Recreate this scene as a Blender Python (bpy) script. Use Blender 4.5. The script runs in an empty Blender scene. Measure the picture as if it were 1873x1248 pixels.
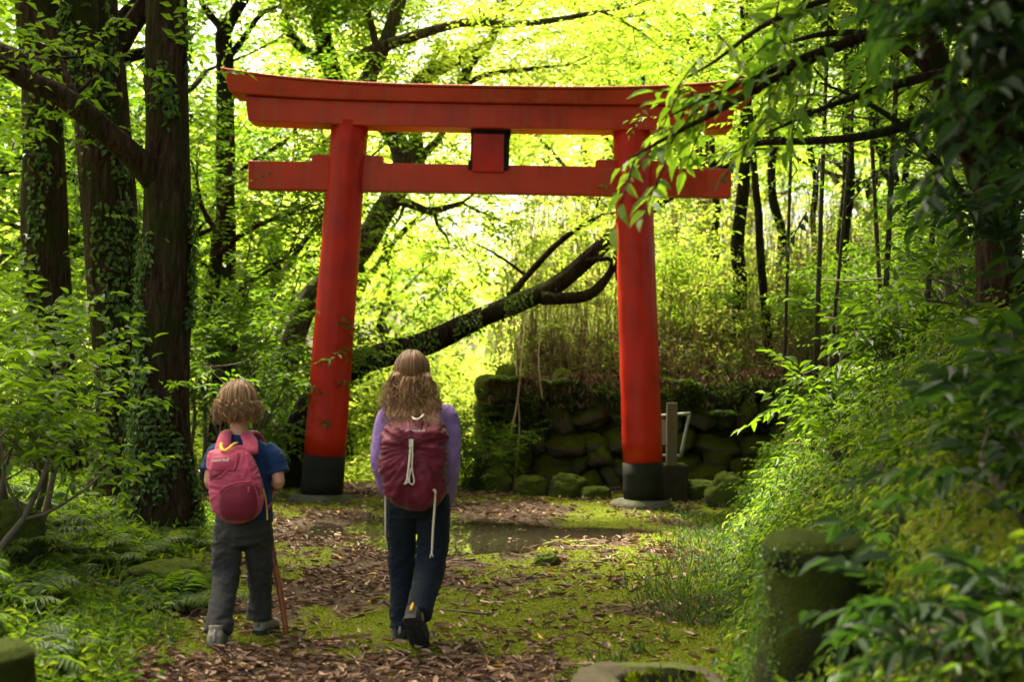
import bpy, math, random
import numpy as np
from mathutils import Matrix, Vector

# ------------------------------------------------------------------ scene, camera, light
S = bpy.context.scene
C = S.collection
F_PX, CX, CY = 50.0 / 36.0 * 1873.0, 936.5, 624.0
CAM_H = 1.5
cam = bpy.data.cameras.new('camera'); camo = bpy.data.objects.new('camera', cam); C.objects.link(camo)
cam.lens = 50; cam.sensor_width = 36; cam.sensor_fit = 'HORIZONTAL'
cam.clip_start = 0.05; cam.clip_end = 600
RM = Matrix.Rotation(math.radians(90 + 1.30), 3, 'X') @ Matrix.Rotation(math.radians(1.0), 3, 'Z')
camo.matrix_world = Matrix.Translation((0, 0, CAM_H)) @ RM.to_4x4()
cam.dof.use_dof = True; cam.dof.focus_distance = 10.2; cam.dof.aperture_fstop = 2.0
S.camera = camo

SUN_EL, SUN_AZ = math.radians(62), math.radians(-35)      # azimuth clockwise from +Y: in front of the camera, to the left
w = bpy.data.worlds.new('World'); S.world = w; w.use_nodes = True
nt = w.node_tree
sky = nt.nodes.new('ShaderNodeTexSky'); sky.sky_type = 'NISHITA'; sky.sun_disc = False
sky.sun_elevation = SUN_EL; sky.sun_rotation = SUN_AZ
sky.air_density = 0.7; sky.dust_density = 6.0; sky.ozone_density = 0.3
bg = nt.nodes['Background']; bg.inputs[1].default_value = 0.09
wt = nt.nodes.new('ShaderNodeMixRGB'); wt.blend_type = 'MULTIPLY'; wt.inputs[0].default_value = 1.0; wt.inputs[2].default_value = (1.0, 0.93, 0.72, 1)
nt.links.new(sky.outputs[0], wt.inputs[1]); nt.links.new(wt.outputs[0], bg.inputs[0])
sd = bpy.data.lights.new('sun', 'SUN'); sd.energy = 4.2; sd.angle = math.radians(14); sd.color = (1.0, 0.93, 0.78)
so = bpy.data.objects.new('sun', sd); C.objects.link(so)
sdir = Vector((math.sin(SUN_AZ) * math.cos(SUN_EL), math.cos(SUN_AZ) * math.cos(SUN_EL), math.sin(SUN_EL)))
so.rotation_euler = sdir.to_track_quat('Z', 'Y').to_euler(); so.location = (0, 0, 40)
S.view_settings.view_transform = 'Standard'; S.view_settings.look = 'None'
S.view_settings.exposure = 3.2; S.view_settings.gamma = 1
S.render.engine = 'CYCLES'
cy = S.cycles
cy.use_denoising = True; cy.max_bounces = 8; cy.diffuse_bounces = 4; cy.glossy_bounces = 3
cy.transmission_bounces = 5; cy.sample_clamp_indirect = 6.0; cy.caustics_reflective = False; cy.caustics_refractive = False

def ray(px, py):
    return RM @ Vector(((px - CX) / F_PX, -(py - CY) / F_PX, -1.0))
def P(px, py, Y):
    """World point seen at photo pixel (px, py) at depth Y."""
    r = ray(px, py); t = Y / r.y
    return np.array((r.x * t, Y, CAM_H + r.z * t))

# ------------------------------------------------------------------ numpy noise
def _h(ix, iy, iz, seed):
    n = (ix * 374761393 + iy * 668265263 + iz * 2147483647 + seed * 1274126177) & 0xFFFFFFFF
    n = ((n ^ (n >> 13)) * 1274126177) & 0xFFFFFFFF
    n = ((n ^ (n >> 16)) * 2246822519) & 0xFFFFFFFF
    return ((n ^ (n >> 15)) & 0xFFFFFF) / float(0xFFFFFF)
def vnoise(p, seed=0):
    p = np.asarray(p, float); i = np.floor(p).astype(np.int64); f = p - i; f = f * f * (3 - 2 * f)
    out = 0
    for dx in (0, 1):
        for dy in (0, 1):
            for dz in (0, 1):
                wgt = (f[:, 0] if dx else 1 - f[:, 0]) * (f[:, 1] if dy else 1 - f[:, 1]) * (f[:, 2] if dz else 1 - f[:, 2])
                out = out + wgt * _h(i[:, 0] + dx, i[:, 1] + dy, i[:, 2] + dz, seed)
    return out
def fbm(p, seed=0, octs=4):
    p = np.asarray(p, float); a, s, t = 1.0, 0.0, 0.0
    for k in range(octs):
        s = s + a * vnoise(p * (2.03 ** k) + 17.3 * k, seed + k); t += a; a *= 0.5
    return s / t
def ss(a, b, t):
    t = np.clip((np.asarray(t, float) - a) / (b - a), 0, 1); return t * t * (3 - 2 * t)
def nrm(v):
    v = np.asarray(v, float); return v / np.maximum(np.linalg.norm(v, axis=-1, keepdims=True), 1e-9)

# ------------------------------------------------------------------ mesh collecting
class G:
    def __init__(s): s.v, s.f, s.t, s.n = [], {}, [], 0
    def add(s, v, faces, tint=0.5):
        v = np.asarray(v, float).reshape(-1, 3)
        if not isinstance(faces, list): faces = [faces]
        for f in faces:
            f = np.asarray(f, np.int64)
            if len(f): s.f.setdefault(f.shape[1], []).append(f + s.n)
        s.v.append(v); s.t.append(np.broadcast_to(np.asarray(tint, float), (len(v),)).copy()); s.n += len(v)
        return s
    def mesh(s, name, m, smooth=False):
        me = bpy.data.meshes.new(name)
        v = np.concatenate(s.v); t = np.concatenate(s.t)
        loops, starts, k0 = [], [], 0
        for k, fl in s.f.items():
            f = np.concatenate(fl); loops.append(f.ravel()); starts.append(k0 + k * np.arange(len(f))); k0 += f.size
        loops = np.concatenate(loops).astype(np.int32); starts = np.concatenate(starts).astype(np.int32)
        me.vertices.add(len(v)); me.vertices.foreach_set('co', v.astype(np.float32).ravel())
        me.loops.add(len(loops)); me.loops.foreach_set('vertex_index', loops)
        me.polygons.add(len(starts)); me.polygons.foreach_set('loop_start', starts)
        me.polygons.foreach_set('use_smooth', np.full(len(starts), bool(smooth)))
        a = me.attributes.new('tint', 'FLOAT', 'POINT'); a.data.foreach_set('value', t.astype(np.float32))
        me.materials.append(m); me.update(calc_edges=True); me.validate()
        return me
    def build(s, name, m, parent=None, smooth=False):
        o = bpy.data.objects.new(name, s.mesh(name, m, smooth)); C.objects.link(o)
        if parent is not None: o.parent = parent
        return o
def tag(o, label=None, cat=None, group=None, kind=None):
    for k, v in (('label', label), ('category', cat), ('group', group), ('kind', kind)):
        if v: o[k] = v
    return o
def empty(name, loc=(0, 0, 0), label=None, cat=None, group=None, rz=0.0):
    o = bpy.data.objects.new(name, None); C.objects.link(o); o.location = loc; o.rotation_euler.z = rz
    o.empty_display_size = 0.2
    return tag(o, label, cat, group)
def dup(root, loc, rz=0.0, sc=1.0, label=None, group=None):
    r = root.copy(); C.objects.link(r); r.location = loc; r.rotation_euler = (0, 0, rz)
    r.scale = (sc, sc, sc) if np.isscalar(sc) else sc
    if label: r['label'] = label
    if group: r['group'] = group
    for ch in root.children:
        c = ch.copy(); C.objects.link(c); c.parent = r
        for g in ch.children:
            d = g.copy(); C.objects.link(d); d.parent = c
    return r

# ------------------------------------------------------------------ shape helpers
def resample(pts, radii, step):
    pts = np.asarray(pts, float); radii = np.asarray(radii, float)
    if len(pts) < 2: return pts, radii
    q = np.vstack([2 * pts[0] - pts[1], pts, 2 * pts[-1] - pts[-2]]); out, ro = [], []
    for i in range(len(pts) - 1):
        L = np.linalg.norm(pts[i + 1] - pts[i]); n = max(1, int(math.ceil(L / step)))
        u = (np.arange(n) / n)[:, None]; p0, p1, p2, p3 = q[i], q[i + 1], q[i + 2], q[i + 3]
        out.append(0.5 * (2 * p1 + (p2 - p0) * u + (2 * p0 - 5 * p1 + 4 * p2 - p3) * u ** 2 + (3 * p1 - p0 - 3 * p2 + p3) * u ** 3))
        ro.append(radii[i] * (1 - u[:, 0]) + radii[i + 1] * u[:, 0])
    out.append(pts[-1:]); ro.append(radii[-1:])
    return np.vstack(out), np.concatenate(ro)
def tube(g, pts, radii, sides=8, step=0.2, rough=0.0, seed=0, tint=0.5, flat=1.0):
    p, r = resample(pts, radii, step); n = len(p)
    t = nrm(np.gradient(p, axis=0))
    up = np.array((0, 0, 1.0)) if abs(t[0][2]) < 0.9 else np.array((1.0, 0, 0))
    a = nrm(np.cross(t[0], up)); A = [a]
    for i in range(1, n):
        a = A[-1] - t[i] * np.dot(A[-1], t[i]); A.append(a / max(np.linalg.norm(a), 1e-9))
    A = np.array(A); B = np.cross(t, A)
    ang = np.arange(sides) / sides * 2 * math.pi
    rr = np.repeat(r[:, None], sides, 1)
    cs, sn = np.cos(ang), np.sin(ang) * flat
    if rough:
        dirv = A[:, None] * cs[None, :, None] + B[:, None] * sn[None, :, None]
        q = (p[:, None] + dirv * r[:, None, None]).reshape(-1, 3)
        m = max(np.median(r), 0.01)
        rr = rr * (1 + rough * 2 * (fbm(q / (m * 1.6) * np.array((1, 1, 0.45)), seed, 3) - 0.5).reshape(n, sides))
        if sides >= 30:
            rg = 1 - np.abs(2 * fbm(q * np.array((13, 13, 2.2)) + .8 * fbm(q * 5, seed + 7, 2)[:, None], seed + 2, 3) - 1)
            rr = rr + (.030 * (rg - .75)).reshape(n, sides)
    v = p[:, None] + A[:, None] * (rr * cs)[:, :, None] + B[:, None] * (rr * sn)[:, :, None]
    v = v.reshape(-1, 3)
    i = np.arange(n - 1)[:, None] * sides; j = np.arange(sides)[None]; j2 = (j + 1) % sides
    f = np.stack([i + j, i + j2, i + sides + j2, i + sides + j], -1).reshape(-1, 4)
    v = np.vstack([v, p[:1], p[-1:]]); k = np.arange(sides); k2 = (k + 1) % sides
    c0 = np.stack([k2, k, np.full(sides, n * sides)], 1)
    c1 = np.stack([(n - 1) * sides + k, (n - 1) * sides + k2, np.full(sides, n * sides + 1)], 1)
    g.add(v, [f, np.vstack([c0, c1])], tint)
    return g
def loft(g, secs, n=28, power=2.0, tint=0.5):
    """Stack of horizontal superellipse sections (cx, cy, cz, half width, half depth)."""
    a = np.arange(n) / n * 2 * math.pi
    ca, sa = np.cos(a), np.sin(a)
    cp, sp = np.sign(ca) * np.abs(ca) ** (2 / power), np.sign(sa) * np.abs(sa) ** (2 / power)
    v = np.vstack([np.stack([c[0] + c[3] * cp, c[1] + c[4] * sp, np.full(n, c[2])], 1) for c in secs])
    m = len(secs); i = np.arange(m - 1)[:, None] * n; j = np.arange(n)[None]; j2 = (j + 1) % n
    f = np.stack([i + j, i + j2, i + n + j2, i + n + j], -1).reshape(-1, 4)
    v = np.vstack([v, [secs[0][:3]], [secs[-1][:3]]]); k = np.arange(n); k2 = (k + 1) % n
    c0 = np.stack([k2, k, np.full(n, m * n)], 1); c1 = np.stack([(m - 1) * n + k, (m - 1) * n + k2, np.full(n, m * n + 1)], 1)
    return g.add(v, [f, np.vstack([c0, c1])], tint)
def box(g, c, h, M=None, tint=0.5):
    v = np.array([(x, y, z) for x in (-1, 1) for y in (-1, 1) for z in (-1, 1)], float) * np.asarray(h)
    if M is not None: v = v @ np.array(M).T
    return g.add(v + np.asarray(c), np.array([(0, 1, 3, 2), (4, 6, 7, 5), (0, 4, 5, 1), (2, 3, 7, 6), (0, 2, 6, 4), (1, 5, 7, 3)]), tint)
def sphere(nu=20, nv=12):
    th = np.linspace(0, math.pi, nv + 1)[1:-1]; ph = np.arange(nu) / nu * 2 * math.pi
    v = np.stack([np.outer(np.sin(th), np.cos(ph)), np.outer(np.sin(th), np.sin(ph)), np.outer(np.cos(th), np.ones(nu))], -1).reshape(-1, 3)
    v = np.vstack([v, (0, 0, 1), (0, 0, -1)]); m = nv - 1
    i = np.arange(m - 1)[:, None] * nu; j = np.arange(nu)[None]; j2 = (j + 1) % nu
    f = np.stack([i + j, i + nu + j, i + nu + j2, i + j2], -1).reshape(-1, 4)
    k = np.arange(nu); k2 = (k + 1) % nu
    t = np.vstack([np.stack([k, k2, np.full(nu, m * nu)], 1), np.stack([(m - 1) * nu + k2, (m - 1) * nu + k, np.full(nu, m * nu + 1)], 1)])
    return v, [f, t]
def ellip(g, c, r, nu=20, nv=12, tint=0.5):
    v, f = sphere(nu, nv); return g.add(v * np.asarray(r) + np.asarray(c), f, tint)
def bevel(o, wd=0.006, seg=2):
    m = o.modifiers.new('bevel', 'BEVEL'); m.width = wd; m.segments = seg; m.limit_method = 'ANGLE'
    return o
def fuse(g, voxel, smooth=4, sfac=0.5):
    """One continuous skin over the overlapping closed pieces in g."""
    me = g.mesh('tmp', bpy.data.materials[0]); o = bpy.data.objects.new('tmp', me); C.objects.link(o)
    m = o.modifiers.new('r', 'REMESH'); m.mode = 'VOXEL'; m.voxel_size = voxel
    if smooth:
        k = o.modifiers.new('s', 'SMOOTH'); k.factor = sfac; k.iterations = smooth
    dg = bpy.context.evaluated_depsgraph_get(); dg.update()
    ev = bpy.data.meshes.new_from_object(o.evaluated_get(dg))
    v = np.empty(len(ev.vertices) * 3, np.float32); ev.vertices.foreach_get('co', v); v = v.reshape(-1, 3).astype(float)
    nn = np.empty(len(ev.vertices) * 3, np.float32); ev.vertices.foreach_get('normal', nn); nn = nn.reshape(-1, 3).astype(float)
    lt = np.empty(len(ev.polygons), np.int32); ev.polygons.foreach_get('loop_total', lt)
    vi = np.empty(len(ev.loops), np.int32); ev.loops.foreach_get('vertex_index', vi)
    st = np.concatenate([[0], np.cumsum(lt)[:-1]]); fs = []
    for k in np.unique(lt):
        fs.append(vi[(st[lt == k][:, None] + np.arange(k)[None])])
    bpy.data.objects.remove(o); bpy.data.meshes.remove(me); bpy.data.meshes.remove(ev)
    return v, nn, fs

# ------------------------------------------------------------------ leaves
def leafgeo(g, pos, d, n, ln, wd, tint, detail=0, fold=0.12, curl=0.08):
    pos = np.asarray(pos, float); N = len(pos)
    if N == 0: return
    d = nrm(d); n = np.asarray(n, float); n = nrm(n - d * np.sum(n * d, 1, keepdims=True)); s = np.cross(d, n)
    ln = np.broadcast_to(np.asarray(ln, float), (N,))[:, None]; wd = np.broadcast_to(np.asarray(wd, float), (N,))[:, None]
    def pt(a, b, c): return pos + d * (a * ln) + s * (b * wd) + n * (c * ln)
    if detail == 0:
        v = np.stack([pt(0, 0, 0), pt(.42, .5, fold), pt(1, 0, -curl), pt(.42, -.5, fold)], 1); k = 4
        f = [np.arange(N)[:, None] * 4 + np.arange(4)[None]]
    else:
        v = np.stack([pt(0, 0, 0), pt(.28, .42, fold), pt(.28, 0, .0), pt(.28, -.42, fold), pt(.62, .36, fold * .8 - curl * .3),
                      pt(.62, 0, -curl * .3), pt(.62, -.36, fold * .8 - curl * .3), pt(1, 0, -curl * 1.6)], 1); k = 8
        b = np.arange(N)[:, None] * 8
        q = np.concatenate([b + np.array([[1, 4, 5, 2]]), b + np.array([[2, 5, 6, 3]])])
        t = np.concatenate([b + np.array([[x]])[0] for x in ([0, 1, 2], [0, 2, 3], [4, 7, 5], [5, 7, 6])])
        f = [q, t]
    tint = np.broadcast_to(np.asarray(tint, float), (N,))
    g.add(v.reshape(-1, 3), f, np.repeat(tint, k))
def sprays(g, rng, O, D, L, k, ll, lw, tint, detail=0, droop=0.25, fan=1.0, jit=0.35, up=(0, 0, 1), twig=None, lenvar=0.3):
    """Leafy twigs: k leaves alternate along each twig from O in direction D."""
    O = np.asarray(O, float); D = nrm(D); n = len(O)
    if n == 0: return
    L = np.broadcast_to(np.asarray(L, float), (n,)); tint = np.broadcast_to(np.asarray(tint, float), (n,))
    up = np.broadcast_to(np.asarray(up, float), (n, 3)) + rng.normal(0, .12, (n, 3))
    Sd = nrm(np.cross(D, up) + 1e-6); Nn = np.cross(Sd, D)
    u = ((np.arange(k) + 0.6) / k)[None, :, None]; side = np.where(np.arange(k) % 2, 1.0, -1.0)[None, :, None]
    side = np.broadcast_to(side, (n, k, 1)).copy(); side[:, -1] *= 0.15
    sag = -droop * 0.5 * (u ** 2) * L[:, None, None] * np.array((0, 0, 1.0))
    pos = O[:, None] + D[:, None] * (u * L[:, None, None]) + sag
    ld = D[:, None] * (0.55) + Sd[:, None] * side * 0.85 * fan + np.array((0, 0, -droop)) + rng.normal(0, jit * .5, (n, k, 3))
    ln = Nn[:, None] + rng.normal(0, jit, (n, k, 3)) + Sd[:, None] * side * 0.15
    s = 1 + rng.uniform(-lenvar, lenvar, (n, k))
    tt = np.clip(tint[:, None] + rng.normal(0, .09, (n, k)), 0, 1)
    leafgeo(g, pos.reshape(-1, 3), ld.reshape(-1, 3), ln.reshape(-1, 3), (ll * s).ravel(), (lw * s).ravel(), tt.ravel(), detail)
    if twig is not None:
        for i in range(n):
            e = O[i] + D[i] * L[i] - np.array((0, 0, droop * .5 * L[i]))
            tube(twig, [O[i], O[i] + D[i] * L[i] * .5 - np.array((0, 0, droop * .125 * L[i])), e], [.006, .004, .002], 4, .3)

# ------------------------------------------------------------------ materials
def newmat(name):
    m = bpy.data.materials.new(name); m.use_nodes = True; t = m.node_tree
    return m, t, t.nodes['Principled BSDF'], t.nodes['Material Output']
def ramp(t, cols, fac=None):
    r = t.nodes.new('ShaderNodeValToRGB'); e = r.color_ramp.elements
    while len(e) < len(cols): e.new(0.5)
    for i, c in enumerate(cols):
        p, col = c if len(c) == 2 else (i / (len(cols) - 1), c)
        e[i].position = p; e[i].color = (*col, 1)
    if fac is not None: t.links.new(fac, r.inputs[0])
    return r
def noise(t, scale, detail=4, rough=.55, vec=None, dist=0.0):
    n = t.nodes.new('ShaderNodeTexNoise'); n.inputs['Scale'].default_value = scale; n.inputs['Detail'].default_value = detail
    n.inputs['Roughness'].default_value = rough; n.inputs['Distortion'].default_value = dist
    if vec is not None: t.links.new(vec, n.inputs['Vector'])
    return n
def coords(t, scale=(1, 1, 1), kind='Object'):
    tc = t.nodes.new('ShaderNodeTexCoord'); mp = t.nodes.new('ShaderNodeMapping'); mp.inputs['Scale'].default_value = scale
    t.links.new(tc.outputs[kind], mp.inputs[0]); return mp.outputs[0]
def bump(t, h, b, strength=.4, dist=.02):
    n = t.nodes.new('ShaderNodeBump'); n.inputs['Strength'].default_value = strength; n.inputs['Distance'].default_value = dist
    t.links.new(h, n.inputs['Height']); t.links.new(n.outputs[0], b.inputs['Normal']); return n
def mix(t, fac, a, b):
    n = t.nodes.new('ShaderNodeMixRGB'); L = t.links
    for i, x in enumerate((fac, a, b)):
        if isinstance(x, (int, float)): n.inputs[i].default_value = x
        elif isinstance(x, tuple): n.inputs[i].default_value = (*x, 1)
        else: L.new(x, n.inputs[i])
    return n.outputs[0]
def leafmat(name, cols, trans, tf=.45, rough=.42, spec=.4):
    m, t, b, o = newmat(name)
    a = t.nodes.new('ShaderNodeAttribute'); a.attribute_name = 'tint'
    r = ramp(t, cols, a.outputs['Fac']); r2 = ramp(t, trans, a.outputs['Fac'])
    b.inputs['Roughness'].default_value = rough; b.inputs['Specular IOR Level'].default_value = spec
    t.links.new(r.outputs[0], b.inputs['Base Color'])
    tr = t.nodes.new('ShaderNodeBsdfTranslucent'); t.links.new(r2.outputs[0], tr.inputs[0])
    mx = t.nodes.new('ShaderNodeMixShader'); mx.inputs[0].default_value = tf
    t.links.new(b.outputs[0], mx.inputs[1]); t.links.new(tr.outputs[0], mx.inputs[2]); t.links.new(mx.outputs[0], o.inputs[0])
    return m
def plain(name, col, rough=.6, var=.25, scale=12, bs=.15, bd=.004, spec=.4, stretch=(1, 1, 1), metal=0.0):
    m, t, b, o = newmat(name); v = coords(t, stretch); n = noise(t, scale, 5, .6, v)
    lo = tuple(c * (1 - var) for c in col); hi = tuple(min(1, c * (1 + var)) for c in col)
    t.links.new(ramp(t, [lo, hi], n.outputs[0]).outputs[0], b.inputs['Base Color'])
    b.inputs['Roughness'].default_value = rough; b.inputs['Specular IOR Level'].default_value = spec; b.inputs['Metallic'].default_value = metal
    bump(t, n.outputs[0], b, bs, bd); return m
def mossy(name, stone, moss, amount=.5, scale=3.0, bd=.03, zbias=.35):
    """Stone with moss growing in patches, more on faces that look up."""
    m, t, b, o = newmat(name); v = coords(t)
    n1 = noise(t, scale * 3, 6, .65, v); n2 = noise(t, scale, 5, .6, v); n3 = noise(t, scale * 22, 3, .6, v)
    st = ramp(t, [tuple(c * .45 for c in stone), stone, tuple(c * 1.5 for c in stone)], n1.outputs[0])
    ms = ramp(t, [tuple(c * .5 for c in moss), moss, tuple(c * 1.5 for c in moss)], n3.outputs[0])
    ge = t.nodes.new('ShaderNodeNewGeometry'); sx = t.nodes.new('ShaderNodeSeparateXYZ'); t.links.new(ge.outputs['Normal'], sx.inputs[0])
    ma = t.nodes.new('ShaderNodeMath'); ma.operation = 'MULTIPLY_ADD'; t.links.new(sx.outputs[2], ma.inputs[0]); ma.inputs[1].default_value = zbias; t.links.new(n2.outputs[0], ma.inputs[2])
    rm = ramp(t, [(max(0, .62 - amount * .4), (0, 0, 0)), (min(1, .8 - amount * .4), (1, 1, 1))], ma.outputs[0])
    t.links.new(mix(t, rm.outputs[0], st.outputs[0], ms.outputs[0]), b.inputs['Base Color'])
    b.inputs['Roughness'].default_value = .95; b.inputs['Specular IOR Level'].default_value = .05
    ad = t.nodes.new('ShaderNodeMath'); ad.operation = 'ADD'; t.links.new(n1.outputs[0], ad.inputs[0]); t.links.new(n3.outputs[0], ad.inputs[1])
    bump(t, ad.outputs[0], b, .8, bd); return m
def barkmat(name, col, moss=(.03, .04, .008), amount=.35, sc=1.0):
    m, t, b, o = newmat(name); v = coords(t, (9 * sc, 9 * sc, 1.6 * sc)); v2 = coords(t)
    n1 = noise(t, 2.2, 7, .7, v, 1.2); n2 = noise(t, 1.3, 5, .6, v2); n3 = noise(t, 40, 3, .6, v2)
    vo = t.nodes.new('ShaderNodeTexVoronoi'); vo.inputs['Scale'].default_value = 1.6; t.links.new(v, vo.inputs['Vector'])
    c = ramp(t, [(.3, tuple(x * .15 for x in col)), (.5, col), (.72, tuple(x * 2.8 for x in col))], n1.outputs[0])
    rm = ramp(t, [(.62 - amount * .35, (0, 0, 0)), (.74 - amount * .3, (1, 1, 1))], n2.outputs[0])
    ms = ramp(t, [tuple(x * .5 for x in moss), tuple(x * 1.6 for x in moss)], n3.outputs[0])
    t.links.new(mix(t, rm.outputs[0], c.outputs[0], ms.outputs[0]), b.inputs['Base Color'])
    b.inputs['Roughness'].default_value = .95; b.inputs['Specular IOR Level'].default_value = .05
    ad = t.nodes.new('ShaderNodeMath'); ad.operation = 'ADD'; t.links.new(n1.outputs[0], ad.inputs[0]); t.links.new(vo.outputs['Distance'], ad.inputs[1])
    bump(t, ad.outputs[0], b, 1.0, .07); return m

M = {}
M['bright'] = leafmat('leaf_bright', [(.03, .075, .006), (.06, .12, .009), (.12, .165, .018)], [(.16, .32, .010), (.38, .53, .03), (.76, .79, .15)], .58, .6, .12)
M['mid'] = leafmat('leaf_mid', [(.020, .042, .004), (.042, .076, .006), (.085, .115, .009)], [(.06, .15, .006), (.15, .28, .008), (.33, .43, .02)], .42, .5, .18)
M['deep'] = leafmat('leaf_shade_dark', [(.006, .016, .005), (.013, .030, .007), (.028, .050, .010)], [(.02, .055, .006), (.045, .11, .009), (.10, .17, .013)], .35, .5, .14)  # dark green leaves, darkened further to carry the shade at the right edge
M['fresh'] = leafmat('leaf_fresh', [(.022, .048, .004), (.043, .078, .006), (.082, .118, .009)], [(.09, .19, .006), (.18, .32, .008), (.31, .42, .013)], .42, .45, .2)
M['lit_look'] = leafmat('leaf_lit_look', [(.035, .075, .008), (.06, .115, .010), (.10, .15, .014)], [(.10, .24, .010), (.20, .38, .014), (.36, .50, .025)], .5, .5, .15)  # fresh leaf colours lightened so the shaded overhanging boughs look lit
M['ivy'] = leafmat('leaf_ivy', [(.02, .045, .008), (.05, .095, .014), (.12, .17, .025)], [(.04, .10, .008), (.10, .20, .012), (.2, .28, .02)], .3, .4, .22)
M['moss'] = leafmat('moss_tuft', [(.040, .060, .002), (.10, .125, .003), (.18, .20, .006)], [(.07, .10, .003), (.17, .21, .005), (.30, .32, .01)], .35, .9, .0)
M['bank'] = leafmat('leaf_bank', [(.026, .020, .007), (.018, .040, .004), (.040, .072, .006), (.085, .115, .012)], [(.04, .035, .008), (.04, .10, .006), (.10, .18, .008), (.22, .29, .018)], .38, .55, .15)
M['litter'] = leafmat('leaf_litter', [(0, (.028, .013, .007)), (.3, (.080, .040, .022)), (.6, (.18, .105, .062)), (.85, (.36, .25, .16)), (.97, (.40, .22, .03)), (1, (.5, .3, .03))],
                      [(.05, .02, .008), (.2, .10, .04)], .12, .55, .25)
M['straw'] = leafmat('dry_straw', [(.10, .07, .025), (.20, .15, .06), (.32, .26, .12)], [(.12, .09, .03), (.3, .24, .1)], .25, .6, .3)
M['bark'] = barkmat('bark_dark', (.036, .022, .012), (.022, .028, .004), .38)
M['bark_pale'] = barkmat('bark_pale', (.060, .048, .032), (.05, .06, .02), .3)
M['bark_far'] = barkmat('bark_far', (.017, .013, .009), (.025, .032, .008), .4)
M['twig'] = plain('twig_wood', (.10, .075, .05), .85, .4, 30)
M['dry'] = plain('dry_stalk_wood', (.32, .24, .14), .8, .35, 25)
M['stone'] = mossy('mossy_stone', (.085, .08, .065), (.055, .075, .010), .7)
M['wallstone'] = mossy('wall_stone', (.115, .10, .07), (.085, .105, .010), .62, 2.6, .06, .4)
M['poststone'] = mossy('post_stone', (.028, .025, .018), (.030, .040, .005), .62, 5, .04, .3)
M['basin'] = mossy('basin_stone', (.050, .043, .027), (.05, .07, .01), .12, 3, .008, .1)

# ------------------------------------------------------------------ terrain
def H0(x, y):
    x = np.asarray(x, float); y = np.asarray(y, float)
    yc = np.clip(y, 0, 17.5)
    le = -1.75 - 0.13 * (yc - 7); dl = le - x
    z = 0.30 * ss(0, 1.5, dl) + 0.35 * ss(1.2, 6, dl)
    re = 1.02 + 0.165 * (np.clip(y, 6, 17.5) - 7); dr = np.maximum(x - re, 0)
    bank = 3.0 * (1 - np.exp(-(dr ** 1.3) * 0.46)) * (1 - 0.0 * y)
    xh = -0.20 - 0.03 * np.maximum(y - 18.6, 0)
    hill = (1.22 + 2.9 * (1 - np.exp(-np.maximum(y - 18.9, 0) * .19))) * ss(18.62, 18.95, y) * ss(0, .55, x - xh)
    z = np.maximum(z + bank * (1 - .0 * y), hill)
    return z
PUD = (-0.4, 13.5)
def puddle_mask(x, y):
    q = np.stack([x * 1.1, y * .8, np.zeros_like(x)], 1)
    e = 1 - np.sqrt(((x - PUD[0]) / 1.65) ** 2 + ((y - PUD[1]) / 1.9) ** 2)
    return ss(-.02, .33, e + (fbm(q * 2.0, 31, 3) - .5) * 1.35)
def H(x, y):
    x = np.atleast_1d(np.asarray(x, float)); y = np.atleast_1d(np.asarray(y, float))
    q = np.stack([x, y, np.zeros_like(x)], 1)
    z = H0(x, y)
    off = 1 + 2.5 * ss(.05, .6, z)
    z = z + off * ((fbm(q * 1.1, 5, 4) - .5) * .07 + (fbm(q * 6, 9, 2) - .5) * .018) + .02 - .075 * puddle_mask(x, y)
    return z
def h1(x, y): return float(H(x, y)[0])
def moss_mask(x, y):
    q = np.stack([x, y * .7, np.zeros_like(x)], 1)
    n = fbm(q * 1.1, 71, 4) + .35 * (fbm(q * 5, 72, 2) - .5)
    bias = -.025 + .20 * ss(-.3, .9, x) + .10 * ss(-1.0, -2.0, x) + .10 * np.exp(-((x + .85) / .5) ** 2 - ((y - 9.0) / 1.4) ** 2) - .10 * ss(8.6, 6.6, y) * (x < .25) * 2.0 - .06 * np.exp(-((x + .9) / .5) ** 2)
    bank = ss(.08, .3, H0(x, y)) * (.2 + .8 * ss(6, 9, y))
    return np.clip(np.maximum(ss(.50, .60, n + bias), bank * .8), 0, 1) * (1 - .9 * puddle_mask(x, y))
def grid_axis(segs):
    a = []
    for lo, hi, st in segs: a.append(np.arange(lo, hi, st))
    return np.concatenate(a + [[segs[-1][1]]])
gx = grid_axis([(-140, -40, 20), (-40, -10, 3), (-10, -4.5, .35), (-4.5, 4.5, .045), (4.5, 10, .35), (10, 40, 3), (40, 140, 20)])
gy = grid_axis([(-30, 0, 5), (0, 5.5, .3), (5.5, 19.2, .05), (19.2, 26, .3), (26, 60, 2), (60, 200, 20)])
X, Y = np.meshgrid(gx, gy); xf, yf = X.ravel(), Y.ravel()
gg = G(); nx, ny = len(gx), len(gy)
i = np.arange(ny - 1)[:, None] * nx; j = np.arange(nx - 1)[None]
gg.add(np.stack([xf, yf, H(xf, yf)], 1), np.stack([i + j, i + j + 1, i + nx + j + 1, i + nx + j], -1).reshape(-1, 4), moss_mask(xf, yf))
m, t, b, o = newmat('forest_soil')
a = t.nodes.new('ShaderNodeAttribute'); a.attribute_name = 'tint'; v = coords(t)
n1 = noise(t, 18, 6, .65, v); n2 = noise(t, 55, 4, .6, v); n3 = noise(t, 2.2, 4, .6, v)
soil = ramp(t, [(.3, (.022, .014, .008)), (.5, (.055, .036, .021)), (.72, (.12, .085, .05))], n1.outputs[0])
mo = ramp(t, [(.3, (.03, .042, .002)), (.5, (.09, .112, .003)), (.7, (.16, .18, .006))], n2.outputs[0])
t.links.new(mix(t, a.outputs['Fac'], soil.outputs[0], mo.outputs[0]), b.inputs['Base Color'])
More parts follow.
